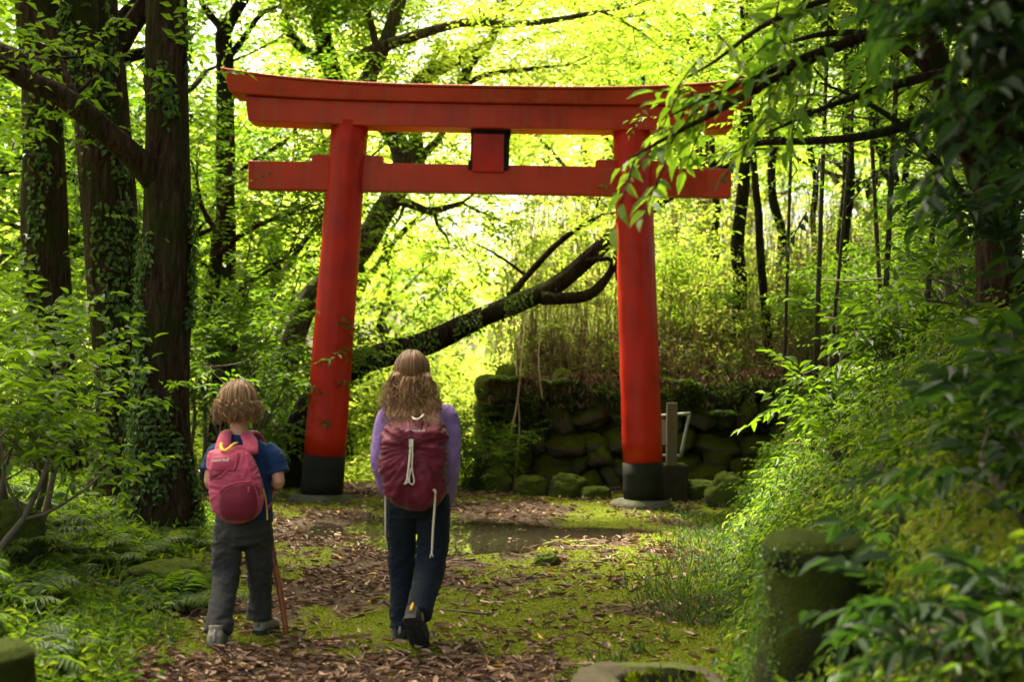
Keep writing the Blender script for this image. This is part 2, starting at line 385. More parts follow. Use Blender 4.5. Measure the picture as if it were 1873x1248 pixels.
b.inputs['Roughness'].default_value = .9; b.inputs['Specular IOR Level'].default_value = .1
ad = t.nodes.new('ShaderNodeMath'); ad.operation = 'ADD'; t.links.new(n1.outputs[0], ad.inputs[0]); t.links.new(n2.outputs[0], ad.inputs[1])
bump(t, ad.outputs[0], b, .9, .03); M['soil'] = m
tag(gg.build('ground', M['soil'], None, True), kind='structure')
# puddle water
m, t, b, o = newmat('puddle_water'); v = coords(t); n = noise(t, 7, 2, .5, v)
b.inputs['Base Color'].default_value = (.018, .015, .008, 1); b.inputs['Roughness'].default_value = .01; b.inputs['IOR'].default_value = 1.33
b.inputs['Specular IOR Level'].default_value = .5; bump(t, n.outputs[0], b, .03, .01); M['water'] = m
g = G(); an = np.arange(40) / 40 * 2 * math.pi
ring = np.stack([PUD[0] + 2.2 * np.cos(an), PUD[1] + 3.0 * np.sin(an), np.full(40, -.012)], 1)
g.add(np.vstack([ring, [(PUD[0], PUD[1], -.012)]]), np.stack([np.arange(40), (np.arange(40) + 1) % 40, np.full(40, 40)], 1))
tag(g.build('puddle_water', M['water']), kind='structure')
#PART2
# ------------------------------------------------------------------ torii gate
TY = 16.06
def paint(name, col, worn, rough=.42):
    m, t, b, o = newmat(name); v = coords(t); n1 = noise(t, 1.6, 6, .65, v); n2 = noise(t, 30, 4, .6, v); vs = coords(t, (9, 9, .5)); n3 = noise(t, 1.5, 5, .65, vs)
    c = ramp(t, [(.3, tuple(x * .58 for x in col)), (.5, col), (.72, tuple(min(1, x * 1.25) for x in col))], n1.outputs[0])
    rm = ramp(t, [(.50, (0, 0, 0)), (.72, (.8, .8, .8))], n3.outputs[0])
    t.links.new(mix(t, rm.outputs[0], c.outputs[0], worn), b.inputs['Base Color'])
    t.links.new(ramp(t, [(.3, (rough - .1,) * 3), (.7, (rough + .2,) * 3)], n1.outputs[0]).outputs[0], b.inputs['Roughness'])
    b.inputs['Specular IOR Level'].default_value = .22; bump(t, n2.outputs[0], b, .12, .004); return m
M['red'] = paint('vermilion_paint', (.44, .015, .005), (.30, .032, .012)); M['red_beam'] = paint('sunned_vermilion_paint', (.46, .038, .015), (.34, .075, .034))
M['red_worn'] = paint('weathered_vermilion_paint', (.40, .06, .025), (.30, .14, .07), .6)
M['black'] = plain('black_paint', (.013, .013, .009), .8, .5, 5, .2, .01, .15)
M['footing'] = mossy('footing_concrete', (.10, .095, .075), (.045, .055, .015), .3, 4, .01, .1)
gate = empty('torii_gate', (P(885, 920, TY)[0], TY, 0), 'large vermilion torii gate with black pillar feet standing across the path', 'torii gate')
OX, OY, OZ = gate.location
def tl(px, py, dy=0.0): return P(px, py, TY) - np.array((OX, OY, 0)) + np.array((0, dy, 0))
for (bx, by, tx, ty, rb, rt, fx) in ((588, 915, 640, 232, .232, .208, 583), (1178, 925, 1155, 238, .224, .208, 1172)):
    b0, t0 = tl(bx, by), tl(tx, ty); b0[2] = .09; t0[2] += .05
    zc = P(bx, 833 if bx < 900 else 846, TY)[2]; k = (zc - b0[2]) / (t0[2] - b0[2]); mid = b0 + (t0 - b0) * k; rm_ = rb + (rt - rb) * k
    g = G(); tube(g, [mid, t0], [rm_, rt], 48, .25, .004, 3); pil = g.build('pillar', M['red'], gate, True)
    g = G(); tube(g, [b0, mid], [rb + .006, rm_ + .006], 48, .2); g.build('pillar_sleeve', M['black'], pil, True)
    f0 = tl(fx, by); g = G()
    rr = .345; pr = [(rr - .05, -.15), (rr, -.1), (rr + .012, .02), (rr, .065), (rr - .03, .09), (rr - .09, .105), (.05, .11)]
    n = 48; an = np.arange(n) / n * 2 * math.pi
    loft(g, [(f0[0], f0[1], z, r, r) for r, z in pr], n); g.build('footing', M['footing'], pil, True)
def lintel(name, m, top, bot, d0, d1, sx_top, seg_u):
    """A curved beam: front outline from top(u)/bot(u) (x, z), half depths d0 (top) and d1 (bottom)."""
    g = G(); n = len(seg_u); T = np.array([top(u) for u in seg_u]); B = np.array([bot(u) for u in seg_u])
    v = np.concatenate([np.stack([T[:, 0], np.full(n, -d0), T[:, 1]], 1), np.stack([T[:, 0], np.full(n, d0), T[:, 1]], 1),
                        np.stack([B[:, 0], np.full(n, d1), B[:, 1]], 1), np.stack([B[:, 0], np.full(n, -d1), B[:, 1]], 1)])
    k = np.arange(n - 1); f = []
    for a_, b_ in ((0, 1), (1, 2), (2, 3), (3, 0)): f.append(np.stack([a_ * n + k, a_ * n + k + 1, b_ * n + k + 1, b_ * n + k], 1))
    f.append(np.array([[0, n, 2 * n, 3 * n], [n - 1, 4 * n - 1, 3 * n - 1, 2 * n - 1]])); g.add(v, np.vstack(f))
    return bevel(g.build(name, m, gate), .012, 2)
cxg = P(897, 200, TY)[0] - OX; s_ = F_PX / TY
zk = P(897, 168.5, TY)[2]; U = np.linspace(-1, 1, 49)
def rise(u): return .150 * abs(u) ** 3.1
half_k = 484 / s_
zb = P(897, 195.5, TY)[2]
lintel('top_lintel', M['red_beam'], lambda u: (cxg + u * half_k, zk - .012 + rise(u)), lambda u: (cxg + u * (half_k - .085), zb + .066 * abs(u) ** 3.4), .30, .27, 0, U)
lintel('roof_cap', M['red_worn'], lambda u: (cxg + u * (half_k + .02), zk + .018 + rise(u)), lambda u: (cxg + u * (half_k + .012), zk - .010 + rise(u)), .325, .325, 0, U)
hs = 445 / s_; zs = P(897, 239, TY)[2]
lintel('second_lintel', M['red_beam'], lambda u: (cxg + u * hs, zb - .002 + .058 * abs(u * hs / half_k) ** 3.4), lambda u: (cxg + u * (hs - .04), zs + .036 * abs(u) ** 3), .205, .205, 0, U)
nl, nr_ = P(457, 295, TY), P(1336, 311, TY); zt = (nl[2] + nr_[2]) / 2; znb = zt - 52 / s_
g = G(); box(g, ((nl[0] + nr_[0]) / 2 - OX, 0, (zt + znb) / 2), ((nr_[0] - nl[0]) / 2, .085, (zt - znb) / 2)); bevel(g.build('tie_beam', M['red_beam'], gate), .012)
for px0, px1 in ((571, 606), (664, 701), (1089, 1126), (1190, 1222)):
    xa, xb = P(px0, 300, TY)[0] - OX, P(px1, 300, TY)[0] - OX
    g = G(); box(g, ((xa + xb) / 2, 0, zt + .022), ((xb - xa) / 2, .066, .06)); o = bevel(g.build('wedge', M['red_beam'], gate), .008)
xa, xb = P(865, 280, TY)[0] - OX, P(922, 280, TY)[0] - OX; z1 = P(897, 248, TY)[2]; z0_ = P(897, 317, TY)[2]
g = G(); box(g, ((xa + xb) / 2, -.095, (z1 + z0_) / 2), ((xb - xa) / 2, .032, (z1 - z0_) / 2)); strut = bevel(g.build('centre_strut', M['red'], gate), .006)
g = G(); box(g, ((xa + xb) / 2 + .022, .03, zs - .034), ((xb - xa) / 2 + .05, .12, .032))
box(g, (xb + .030, -.02, (zs + z0_) / 2 + .035), (.030, .07, (zs - z0_) / 2 - .06)); box(g, (xa - .012, -.02, (zs + z0_) / 2 + .035), (.012, .05, (zs - z0_) / 2 - .06))
bevel(g.build('tablet_frame', M['black'], strut), .006)
for x in (xa - .026, xb + .026):
    g = G(); box(g, (x, -.1, zt - .012), (.024, .022, .05)); bevel(g.build('bracket', M['black'], strut), .005)

# ------------------------------------------------------------------ cloth and skin
def cloth(name, col, rough=.85, var=.18, sheen=.05, weave=260, wr=.5):
    m, t, b, o = newmat(name); v = coords(t); n1 = noise(t, 7, 5, .6, v, .6); n2 = noise(t, weave, 2, .5, v); n3 = noise(t, 22, 4, .6, coords(t, (1, 1, 1.8)), .8)
    t.links.new(ramp(t, [(.3, tuple(x * (1 - var) for x in col)), (.7, tuple(min(1, x * (1 + var)) for x in col))], n1.outputs[0]).outputs[0], b.inputs['Base Color'])
    b.inputs['Roughness'].default_value = rough; b.inputs['Sheen Weight'].default_value = sheen; b.inputs['Specular IOR Level'].default_value = .15
    ad = t.nodes.new('ShaderNodeMath'); ad.operation = 'MULTIPLY_ADD'; t.links.new(n2.outputs[0], ad.inputs[0]); ad.inputs[1].default_value = .12; t.links.new(n3.outputs[0], ad.inputs[2])
    bump(t, ad.outputs[0], b, wr, .012); return m
M['skin'] = plain('skin', (.46, .23, .15), .5, .1, 20, .05, .002)
M['purple'] = cloth('lilac_knit', (.25, .155, .36)); M['navy'] = cloth('navy_jersey', (.009, .028, .085))
M['trouser_navy'] = cloth('dark_navy_twill', (.008, .012, .018)); M['trouser_grey'] = cloth('charcoal_twill', (.032, .031, .028))
M['maroon'] = cloth('maroon_nylon', (.115, .010, .022), .45, .2, .1, 400, .6); M['pink'] = cloth('rose_nylon', (.40, .055, .10), .5, .15, .1, 400, .5)
M['wine'] = cloth('wine_mesh', (.16, .014, .03), .6, .2, .1, 500, .4); M['cream'] = plain('cream_cord', (.62, .55, .42), .7, .15, 80)
M['yellow'] = plain('yellow_webbing', (.75, .42, .02), .6, .12, 80); M['white'] = plain('white_print', (.75, .68, .66), .6, .05, 50)
M['grey_plastic'] = plain('grey_plastic', (.38, .36, .30), .4, .1, 40)
M['shoe_tan'] = cloth('taupe_suede', (.24, .21, .165)); M['shoe_dark'] = cloth('charcoal_suede', (.045, .042, .04)); M['rubber'] = plain('black_rubber', (.016, .015, .014), .7, .3, 60, .4)
M['shoe_trim'] = plain('grey_trim', (.2, .19, .18), .6, .2, 60)
def hairmat(name, cols):
    m, t, b, o = newmat(name); a = t.nodes.new('ShaderNodeAttribute'); a.attribute_name = 'tint'
    t.links.new(ramp(t, cols, a.outputs['Fac']).outputs[0], b.inputs['Base Color']); b.inputs['Roughness'].default_value = .42
    b.inputs['Specular IOR Level'].default_value = .3; return m
M['hair_brown'] = hairmat('brown_hair', [(.045, .020, .007), (.17, .082, .030), (.46, .26, .10)])
M['hair_light'] = hairmat('light_brown_hair', [(.055, .026, .010), (.20, .105, .040), (.52, .31, .13)])
M['eye'] = plain('eye_white', (.7, .68, .65), .3, .02, 20); M['lip'] = plain('lip', (.4, .14, .12), .5, .05, 20)
M['text_backing'] = M['white']

def limb(g, pts, radii, n=18, step=.03): return tube(g, pts, radii, n, step)
def hand(g, wrist, fwd, palm_n, scale=1.0, curl=.8, side=1):
    """Palm with four bent fingers and a thumb leaving its side near the base; fwd along the hand, palm_n out of the palm."""
    f = nrm(fwd); nn = np.asarray(palm_n, float); nn = nrm(nn - f * np.dot(nn, f)); s = np.cross(f, nn) * side; wrist = np.asarray(wrist, float)
    k = scale
    for q in (-.027, -.009, .009, .027):
        limb(g, [wrist, wrist + f * .045 * k + s * q * .9 * k, wrist + f * .085 * k + s * q * k], [.017 * k, .0145 * k, .012 * k], 10, .01)
    for q, L in ((-.028, .062), (-.0095, .076), (.0095, .082), (.028, .074)):
        p = wrist + f * .085 * k + s * q * k; a = 0.25 * curl; pts = [p - f * .01 * k]
        for j in range(3):
            dd = f * math.cos(a) + nn * math.sin(a); p = p + dd * L * k * (.44, .32, .24)[j]; pts.append(p); a += .75 * curl
        limb(g, pts, [.0095 * k, .009 * k, .0082 * k, .0065 * k], 10, .008)
    p = wrist + f * .025 * k + s * .024 * k; d1 = nrm(s * .75 + f * .55 + nn * .3); d2 = nrm(s * .2 + f * .75 + nn * .6)
    limb(g, [p, p + d1 * .036 * k, p + d1 * .036 * k + d2 * .03 * k, p + d1 * .036 * k + d2 * .052 * k], [.013 * k, .011 * k, .0098 * k, .007 * k], 10, .008)
def head(g, c, k=1.0, yaw=0.0):
    """Skull, jaw, nose, brow, lips and ears facing +Y; c is the middle of the head."""
    c = np.asarray(c, float)
    e = lambda o, r: ellip(g, c + np.array(o) * k, np.array(r) * k, 24, 16)
    e((0, -.008, .028), (.074, .095, .088)); e((0, .022, -.035), (.060, .068, .078)); e((0, .045, -.078), (.036, .040, .032))
    tube(g, [c + np.array((0, .082, .015)) * k, c + np.array((0, .102, -.028)) * k, c + np.array((0, .088, -.036)) * k], [.008 * k, .014 * k, .012 * k], 10, .01)
    e((0, .078, .022), (.052, .018, .012)); e((0, .083, -.062), (.024, .010, .010))
    for x in (-1, 1): e((x * .074, .0, -.012), (.010, .020, .032)); e((x * .037, .066, -.02), (.02, .018, .02))
def eyes(par, c, k):
    for x in (-.030, .030):
        g = G(); ellip(g, np.asarray(c) + np.array((x, .076, .004)) * k, np.array((.014, .012, .009)) * k, 14, 10); e = g.build('eye', M['eye'], par, True)
        g = G(); ellip(g, np.asarray(c) + np.array((x, .0855, .004)) * k, np.array((.006, .004, .006)) * k, 12, 8); g.build('iris', M['rubber'], e, True)
    g = G(); ellip(g, np.asarray(c) + np.array((0, .0925, -.062)) * k, np.array((.022, .004, .006)) * k, 14, 8); g.build('mouth', M['lip'], par, True)
def garment(name, m, g, par, voxel=.0065, amp=.006, seed=0, stretch=(9, 9, 30), focus=None, smooth=3):
    v, nn, fs = fuse(g, voxel, smooth)
    # folds: ridged noise, stronger where the cloth bunches
    q = v * np.array(stretch); q = q + 1.3 * (fbm(v * 7, seed + 5, 2)[:, None] - .5)
    r = 1 - np.abs(2 * fbm(q, seed, 3) - 1); r2 = fbm(v * 14, seed + 9, 3) - .5
    wgt = np.ones(len(v)) if focus is None else focus(v)
    v = v + nn * ((amp * 2.2 * (r - .72) * wgt) + .004 * r2)[:, None]
    return G().add(v, fs).build(name, m, par, True)
def shoe(par, heel, toe_dir, roll_up, L, Wd, m, trim=None):
    """heel: world-local heel point on the sole; toe_dir forward along the sole; roll_up the sole's up normal."""
    f = nrm(np.asarray(toe_dir, float)); u = np.asarray(roll_up, float); u = nrm(u - f * np.dot(u, f)); s = np.cross(f, u); heel = np.asarray(heel, float)
    def T(v): v = np.asarray(v); return heel + v[:, :1] * s + v[:, 1:2] * f + v[:, 2:3] * u
    g = G(); st = np.linspace(0, 1, 12); secs = []
    wid = np.interp(st, [0, .08, .3, .5, .75, .92, 1], [.55, .80, .78, .85, 1.0, .72, .35]) * Wd / 2
    hgt = np.interp(st, [0, .1, .3, .45, .6, .8, 1], [.075, .105, .115, .095, .075, .058, .035]) * (L / .26)
    n = 20; a = np.arange(n) / n * 2 * math.pi; V = []
    for q, ww, hh in zip(st, wid, hgt):
        cs, sn = np.cos(a), np.sin(a); V.append(np.stack([ww * np.sign(cs) * np.abs(cs) ** .7, np.full(n, q * L), .02 + hh * .5 + hh * .5 * np.sign(sn) * np.abs(sn) ** .7], 1))
    V = np.vstack(V); m_ = len(st); ii = np.arange(m_ - 1)[:, None] * n; jj = np.arange(n)[None]; j2 = (jj + 1) % n
    ff = np.stack([ii + jj, ii + n + jj, ii + n + j2, ii + j2], -1).reshape(-1, 4); V = np.vstack([V, [[0, 0, .05]], [[0, L, .035]]]); k = np.arange(n); k2 = (k + 1) % n
    g.add(T(V), [ff, np.vstack([np.stack([k, k2, np.full(n, m_ * n)], 1), np.stack([(m_ - 1) * n + k2, (m_ - 1) * n + k, np.full(n, m_ * n + 1)], 1)])])
    tube(g, [T([[0, .045, .06]])[0], T([[0, .055, .145 * L / .26]])[0]], [.036, .040], 18, .02)
    v, nn, fs = fuse(g, .005, 2); sh = G().add(v, fs).build('shoe', m, par, True)
    g = G(); V = []; z0s = (-.004, .0, .022, .026)
    for zz, kk in zip((0, .006, .024, .028), (.94, 1.03, 1.03, .96)):
        x = np.concatenate([wid * kk, -wid[::-1] * kk]); y = np.concatenate([st, st[::-1]]) * L * 1.02 - .004; V.append(np.stack([x, y, np.full(len(x), zz)], 1))
    nn_ = len(V[0]); VV = np.vstack(V); ii = np.arange(3)[:, None] * nn_; jj = np.arange(nn_)[None]; j2 = (jj + 1) % nn_
    f4 = np.stack([ii + jj, ii + j2, ii + nn_ + j2, ii + nn_ + jj], -1).reshape(-1, 4); h = nn_ // 2
    cap = np.array([(k_, nn_ - 1 - k_, nn_ - 2 - k_, k_ + 1) for k_ in range(h - 1)]); g.add(T(VV), np.vstack([f4, cap, cap[:, ::-1] + 3 * nn_]))
    for k_ in range(2, 11):      # tread lugs
        for sx in (-1, 1): box(g, T([[sx * wid[k_] * .5, st[k_] * L, -.002]])[0], (wid[k_] * .38, L * .028, .004), np.stack([s, f, u], 1))
    g.build('sole', M['rubber'], sh)
    g = G(); tube(g, [T([[0, -.006, .05]])[0], T([[0, .0, .085]])[0], T([[0, .012, .125 * L / .26]])[0]], [.009, .009, .006], 8, .02); g.build('heel_tab', trim or M['shoe_trim'], sh, True)
    g = G()
    for k_ in range(4):
        y0 = L * (.36 + .08 * k_); hh = np.interp(y0 / L, st, hgt) + .022
        tube(g, [T([[-.024, y0, hh - .008]])[0], T([[0, y0 + .006, hh + .003]])[0], T([[.024, y0, hh - .008]])[0]], [.0025] * 3, 6, .01)
    g.build('shoelace', M['cream'], sh, True)
    return sh
def text_on(par, txt, size, loc, m, rot=0.0, ital=0.0):
    cu = bpy.data.curves.new('lettering', 'FONT'); cu.body = txt; cu.size = size; cu.align_x = 'CENTER'; cu.extrude = .0012; cu.shear = ital; cu.offset = .0006
    o = bpy.data.objects.new('lettering', cu); C.objects.link(o); dg = bpy.context.evaluated_depsgraph_get(); dg.update()
    me = bpy.data.meshes.new_from_object(o.evaluated_get(dg)); bpy.data.objects.remove(o)
    me.materials.clear(); me.materials.append(m); n = bpy.data.objects.new('lettering', me); C.objects.link(n); n.parent = par
    n.location = loc; n.rotation_euler = (math.pi / 2, rot, 0); return n

def locks(g, rng, c, R, n, zlen, wave, freq, spread, rad, th_rng=(4, 80), bottom_curl=0.0, gather=None, center_tilt=(0, 0), face_gap=1.9, back=1.0, tint=None, drape=None):
    """Locks of hair: run down the skull from the crown, then hang and wave."""
    c = np.asarray(c, float); R = np.asarray(R, float)
    for i in range(n):
        ph = rng.uniform(-math.pi, math.pi); th0 = math.radians(rng.uniform(*th_rng) ** 1.0)
        front = abs(ph) > face_gap
        thE = math.radians(rng.uniform(92, 112)) if not front else math.radians(rng.uniform(50, 68))
        tn = rng.uniform(.12, .85) if tint is None else tint(rng, ph)
        pts = []; k1 = 6; off = 1 + rng.uniform(.0, .07)
        for q in np.linspace(0, 1, k1):
            th = th0 + (thE - th0) * q; d = np.array((math.sin(th) * math.sin(ph), -math.sin(th) * math.cos(ph), math.cos(th)))
            pts.append(c + d * R * off)
        end = pts[-1]; zl = rng.uniform(*zlen)
        if not front and end[2] > zl:
            drop = end[2] - zl; ns = max(4, int(drop / .025)); rad_d = np.array((math.sin(ph), -math.cos(ph), 0)); tan = np.array((math.cos(ph), math.sin(ph), 0))
            p0, p1 = rng.uniform(0, 6.28, 2); fr = freq * rng.uniform(.75, 1.3); sp = spread * rng.uniform(.3, 1.3); wv = wave * rng.uniform(.5, 1.4)
            for q in np.linspace(0, 1, ns + 1)[1:]:
                amp = wv * min(1, q * 2.2)
                x = end + np.array((0, 0, -drop * q)) + rad_d * (sp * q + bottom_curl * math.sin(q * math.pi * 1.1) * rng.uniform(.6, 1.2)) + tan * amp * math.sin(6.283 * fr * q * drop / .2 + p0) + rad_d * amp * .7 * math.sin(6.283 * fr * q * drop / .2 + p1)
                if drape is not None and abs(x[0]) < drape[2]:
                    x[1] = min(x[1], np.interp(x[2], drape[0], drape[1]) - rng.uniform(.0, .03))
                pts.append(x)
        r0 = rad * rng.uniform(.45, 1.3); rr = np.interp(np.linspace(0, 1, len(pts)), [0, .15, .6, 1], [r0 * .5, r0, r0 * .8, r0 * .12])
        tube(g, pts, rr, 5, .02, tint=tn, flat=.7)
# ------------------------------------------------------------------ the taller walker (long hair, lilac shirt)
rng = np.random.default_rng(11)
WY = 7.85; wo = P(757, 1178, WY)
wm = empty('person', (wo[0], WY, 0.0), 'taller walker with long wavy brown hair, lilac long-sleeved shirt and dark navy trousers', 'person')
HC = (-.04, .02, 1.49)
g = G(); head(g, HC, 1.0); limb(g, [(-.015, -.005, 1.30), (-.03, .0, 1.37), (-.037, .008, 1.43)], [.062, .050, .052])
loft(g, [(0, 0, .80, .145, .095), (0, 0, .95, .135, .085), (0, 0, 1.05, .125, .08), (0, 0, 1.18, .145, .085), (0, 0, 1.27, .145, .08), (0, 0, 1.32, .10, .06), (-.01, 0, 1.345, .06, .05)], 28)
for sx, el, wr in ((-1, (-.203, -.03, 1.0), (-.162, .11, .80)), (1, (.183, -.03, .99), (.168, .09, .765))):
    limb(g, [(sx * .13, 0, 1.285), (sx * .155, -.01, 1.25), el, wr], [.045, .045, .036, .024])
    fw = nrm(np.array(wr) - np.array(el)); hand(g, wr, nrm(fw + np.array((0, .25, -.1))), (-sx * .9, .1, 0), .92, .7, -1 if sx < 0 else 1)
for pts in ([(-.08, 0, .84), (-.09, .04, .62), (-.085, .09, .45), (-.08, .10, .25), (-.08, .10, .08), (-.08, .20, .045)], [(.08, 0, .84), (.095, .0, .62), (.075, .0, .44), (.06, -.15, .31), (.035, -.28, .215), (.045, -.20, .11)]):
    limb(g, pts, [.085, .07, .05, .048, .036, .03])
v, nn, fs = fuse(g, .006, 3); wbody = G().add(v, fs).build('body', M['skin'], wm, True); eyes(wm, HC, 1.0)
# shirt
g = G(); loft(g, [(.005, 0, .83, .168, .118), (.005, 0, .95, .158, .105), (0, 0, 1.05, .15, .10), (0, 0, 1.18, .17, .105), (0, 0, 1.27, .172, .098), (-.003, 0, 1.315, .13, .078), (-.01, 0, 1.35, .078, .066)], 32)
for sx, el, wr in ((-1, (-.203, -.03, 1.0), (-.162, .11, .81)), (1, (.183, -.03, .99), (.168, .09, .775))):
    limb(g, [(sx * .125, 0, 1.275), (sx * .158, -.008, 1.245), (sx * .182 + (.0 if sx > 0 else -.008), -.02, 1.13), el, (np.array(el) + np.array(wr)) / 2 + np.array((0, -.005, 0)), wr], [.058, .066, .057, .050, .046, .040])
garment('shirt', M['purple'], g, wm, .0065, .0055, 3, (13, 13, 9), lambda v: .6 + .8 * ss(.13, .19, np.abs(v[:, 0])))
# trousers
g = G(); loft(g, [(.005, 0, .70, .135, .10), (.005, -.008, .76, .158, .118), (.005, -.006, .84, .163, .122), (.005, 0, .92, .155, .110), (.005, 0, .98, .145, .10)], 32)
limb(g, [(-.076, 0, .82), (-.086, .03, .66), (-.083, .075, .50), (-.080, .095, .36), (-.078, .10, .2), (-.078, .095, .07)], [.098, .090, .078, .070, .066, .068])
limb(g, [(.084, 0, .82), (.096, .0, .64), (.086, .0, .47), (.074, -.07, .37), (.055, -.18, .29), (.038, -.275, .205)], [.098, .092, .083, .078, .072, .070])
garment('trousers', M['trouser_navy'], g, wm, .0065, .009, 8, (9, 9, 15), lambda v: .35 + 1.0 * np.exp(-((v[:, 2] - .46) / .10) ** 2) + .9 * np.exp(-((v[:, 2] - .13) / .09) ** 2) + .5 * np.exp(-((v[:, 2] - .72) / .06) ** 2))
shoe(wm, (-.080, .03, .0), (-.06, 1, 0), (0, 0, 1), .26, .105, M['shoe_dark'])
shoe(wm, (.000, -.375, .205), (.055, .155, -.195), (.10, .80, .62), .265, .108, M['shoe_dark'], M['yellow'])
# hair
g = G(); c = np.array(HC) + np.array((0, -.012, .018)); R = np.array((.090, .112, .102))
ellip(g, c + np.array((0, -.012, .004)), R * np.array((.99, .97, .99)), 28, 20, .25); ellip(g, c + np.array((.002, -.05, .035)), (.070, .070, .065), 24, 16, .3)
ellip(g, c + np.array((.0, -.012, -.12)), (.088, .075, .12), 24, 16, .15); ellip(g, c + np.array((.01, -.02, -.21)), (.10, .07, .09), 24, 16, .15)
DR = ([1.10, 1.18, 1.215, 1.245, 1.28, 1.33, 1.37], [-.33, -.315, -.285, -.235, -.170, -.125, -.10], .155)
locks(g, rng, c, R, 800, (1.225, 1.37), .022, 1.7, .055, .0048, (3, 70), drape=DR)
locks(g, rng, c, R * np.array((1.02, 1.03, 1.02)), 800, (1.212, 1.38), .034, 2.2, .075, .0040, (25, 85), 0, None, (0, 0), 1.8, drape=DR)
locks(g, rng, c + np.array((0, -.012, .006)), R * np.array((.95, 1.1, 1.0)), 520, (1.40, 1.42), .004, 1, -.02, .0034, (3, 60), tint=lambda r, p: r.uniform(.2, .6))
for (c_, R_, n_) in ((c, R * np.array((1.06, 1.06, 1.04)), 130),): locks(g, rng, c_, R_, n_, (1.18, 1.40), .04, 2.4, .10, .0016, (5, 85), drape=DR)
whair = g.build('hair', M['hair_brown'], wm, True)
g = G(); tube(g, [c + np.array((-.075, -.075, -.026)), c + np.array((-.04, -.115, -.035)), c + np.array((.0, -.132, -.038)), c + np.array((.04, -.115, -.033)), c + np.array((.075, -.075, -.024))], [.006, .009, .011, .009, .006], 8, .02); g.build('hair_tie', M['rubber'], whair, True)
g = G()
for i in range(130):      # the tied half-tail below the band
    x0 = rng.normal(0, .012); p = c + np.array((x0, -.135 + rng.normal(0, .008), -.036)); pts = [p]; ph = rng.uniform(0, 6.28); fr = rng.uniform(1, 1.6); sp = rng.normal(0, .04)
    for q in np.linspace(.1, 1, 9): zz = -.215 * q * rng.uniform(.9, 1.02); xx = p + np.array((sp * q + .014 * math.sin(ph + q * 6.28 * fr) * q, -.03 * math.sin(q * 2.4) + .012 * q * math.sin(ph + q * 7), zz)); xx[1] = min(xx[1], np.interp(xx[2], DR[0], DR[1]) - .02); pts.append(xx)
    tube(g, pts, np.interp(np.linspace(0, 1, len(pts)), [0, .2, .8, 1], [.003, .0048, .004, .0008]), 5, .025, tint=rng.uniform(.3, 1))
g.build('ponytail', M['hair_brown'], whair, True)

# ------------------------------------------------------------------ maroon backpack
def packmesh(secs, n, power, seed, focus, amp, front):
    """Pillow-like bag: dense loft with creases that run to the point focus (x, z) on the outer face."""
    S_ = np.array(secs, float); z = np.linspace(S_[0, 2], S_[-1, 2], 70); cols = [np.interp(z, S_[:, 2], S_[:, i]) for i in range(5)]
    for i_ in (0, 1, 3, 4):
        ker = np.array([1, 2, 3, 2, 1]) / 9; pad = np.pad(cols[i_], 2, mode='edge'); cols[i_] = np.convolve(pad, ker, 'valid')
    g = G(); loft(g, list(zip(cols[0], cols[1], z, cols[3], cols[4])), n, power); v = g.v[0]
    dx, dz = v[:, 0] - focus[0], v[:, 2] - focus[1]; r = np.hypot(dx, dz); an = np.arctan2(dz, dx)
    cr = 1 - np.abs(2 * fbm(np.stack([an * 3.2, r * 5, v[:, 1] * 6], 1), seed, 3) - 1); fine = 1 - np.abs(2 * fbm(np.stack([an * 7, r * 9, v[:, 1] * 9], 1), seed + 4, 2) - 1)
    wgt = ss(.0, .05, r) * (v[:, 1] < front)
    d = (amp * (cr - .75) + amp * .5 * (fine - .75)) * wgt - .022 * np.exp(-(r / .035) ** 2) * wgt
    c0 = np.stack([np.interp(v[:, 2], z, cols[0]), np.interp(v[:, 2], z, cols[1]), v[:, 2]], 1); nv = nrm(v - c0 + 1e-6)
    g.v[0] = v + nv * d[:, None]; return g
wp = empty('backpack', (wo[0], WY - .2, .76), 'maroon drawcord backpack with cream cords on the back of the taller walker', 'backpack')
def wl(p): return tuple(np.asarray(p, float) + np.array((0, .2, -.76)))
secs = [(.01, -.20, .755, .03, .03), (.01, -.20, .775, .10, .075), (.005, -.205, .82, .150, .105), (0, -.21, .90, .172, .122), (-.005, -.21, 1.0, .176, .125), (-.005, -.205, 1.06, .172, .115),
        (-.005, -.20, 1.12, .174, .122), (0, -.19, 1.18, .172, .115), (0, -.18, 1.21, .162, .092), (.0, -.168, 1.24, .135, .062), (.005, -.155, 1.26, .09, .038), (.005, -.15, 1.27, .03, .02)]
g = packmesh([(a_, b_, c_, d_, e_) for a_, b_, c_, d_, e_ in secs], 96, 2.5, 41, (-.012, 1.10), .058, -.2); g.v[0] = g.v[0] + np.array((0, .2, -.76))
wbag = g.build('bag', M['maroon'], wp, True)
g = G()      # ribbed centre channel
for k in range(5):
    x = -.028 + .014 * k
    tube(g, [wl((x * 1.25 + .0, -.225, 1.24)), wl((x, -.292, 1.19)), wl((x * .55 - .004, -.318, 1.13)), wl((x * .35 - .006, -.318, 1.10))], [.008, .009, .007, .004], 8, .02)
g.build('centre_channel', M['maroon'], wbag, True)
yf = -.345
g = G(); box(g, wl((-.012, -.330, 1.122)), (.0125, .008, .020)); box(g, wl((-.012, -.336, 1.103)), (.010, .010, .010)); tube(g, [wl((-.012, -.35, 1.100)), wl((-.012, -.34, 1.100))], [.006, .006], 10, .01)
bevel(g.build('cord_lock', M['grey_plastic'], wp), .003)
g = G(); tube(g, [wl((-.015, -.340, 1.095)), wl((-.019, yf, 1.03)), wl((-.027, yf - .003, .955)), wl((-.035, yf - .002, .915)), wl((-.047, yf, .905)), wl((-.022, yf - .002, .918)), wl((-.030, yf - .006, .95))], [.0055, .006, .005, .004, .004, .004, .003], 8, .015)
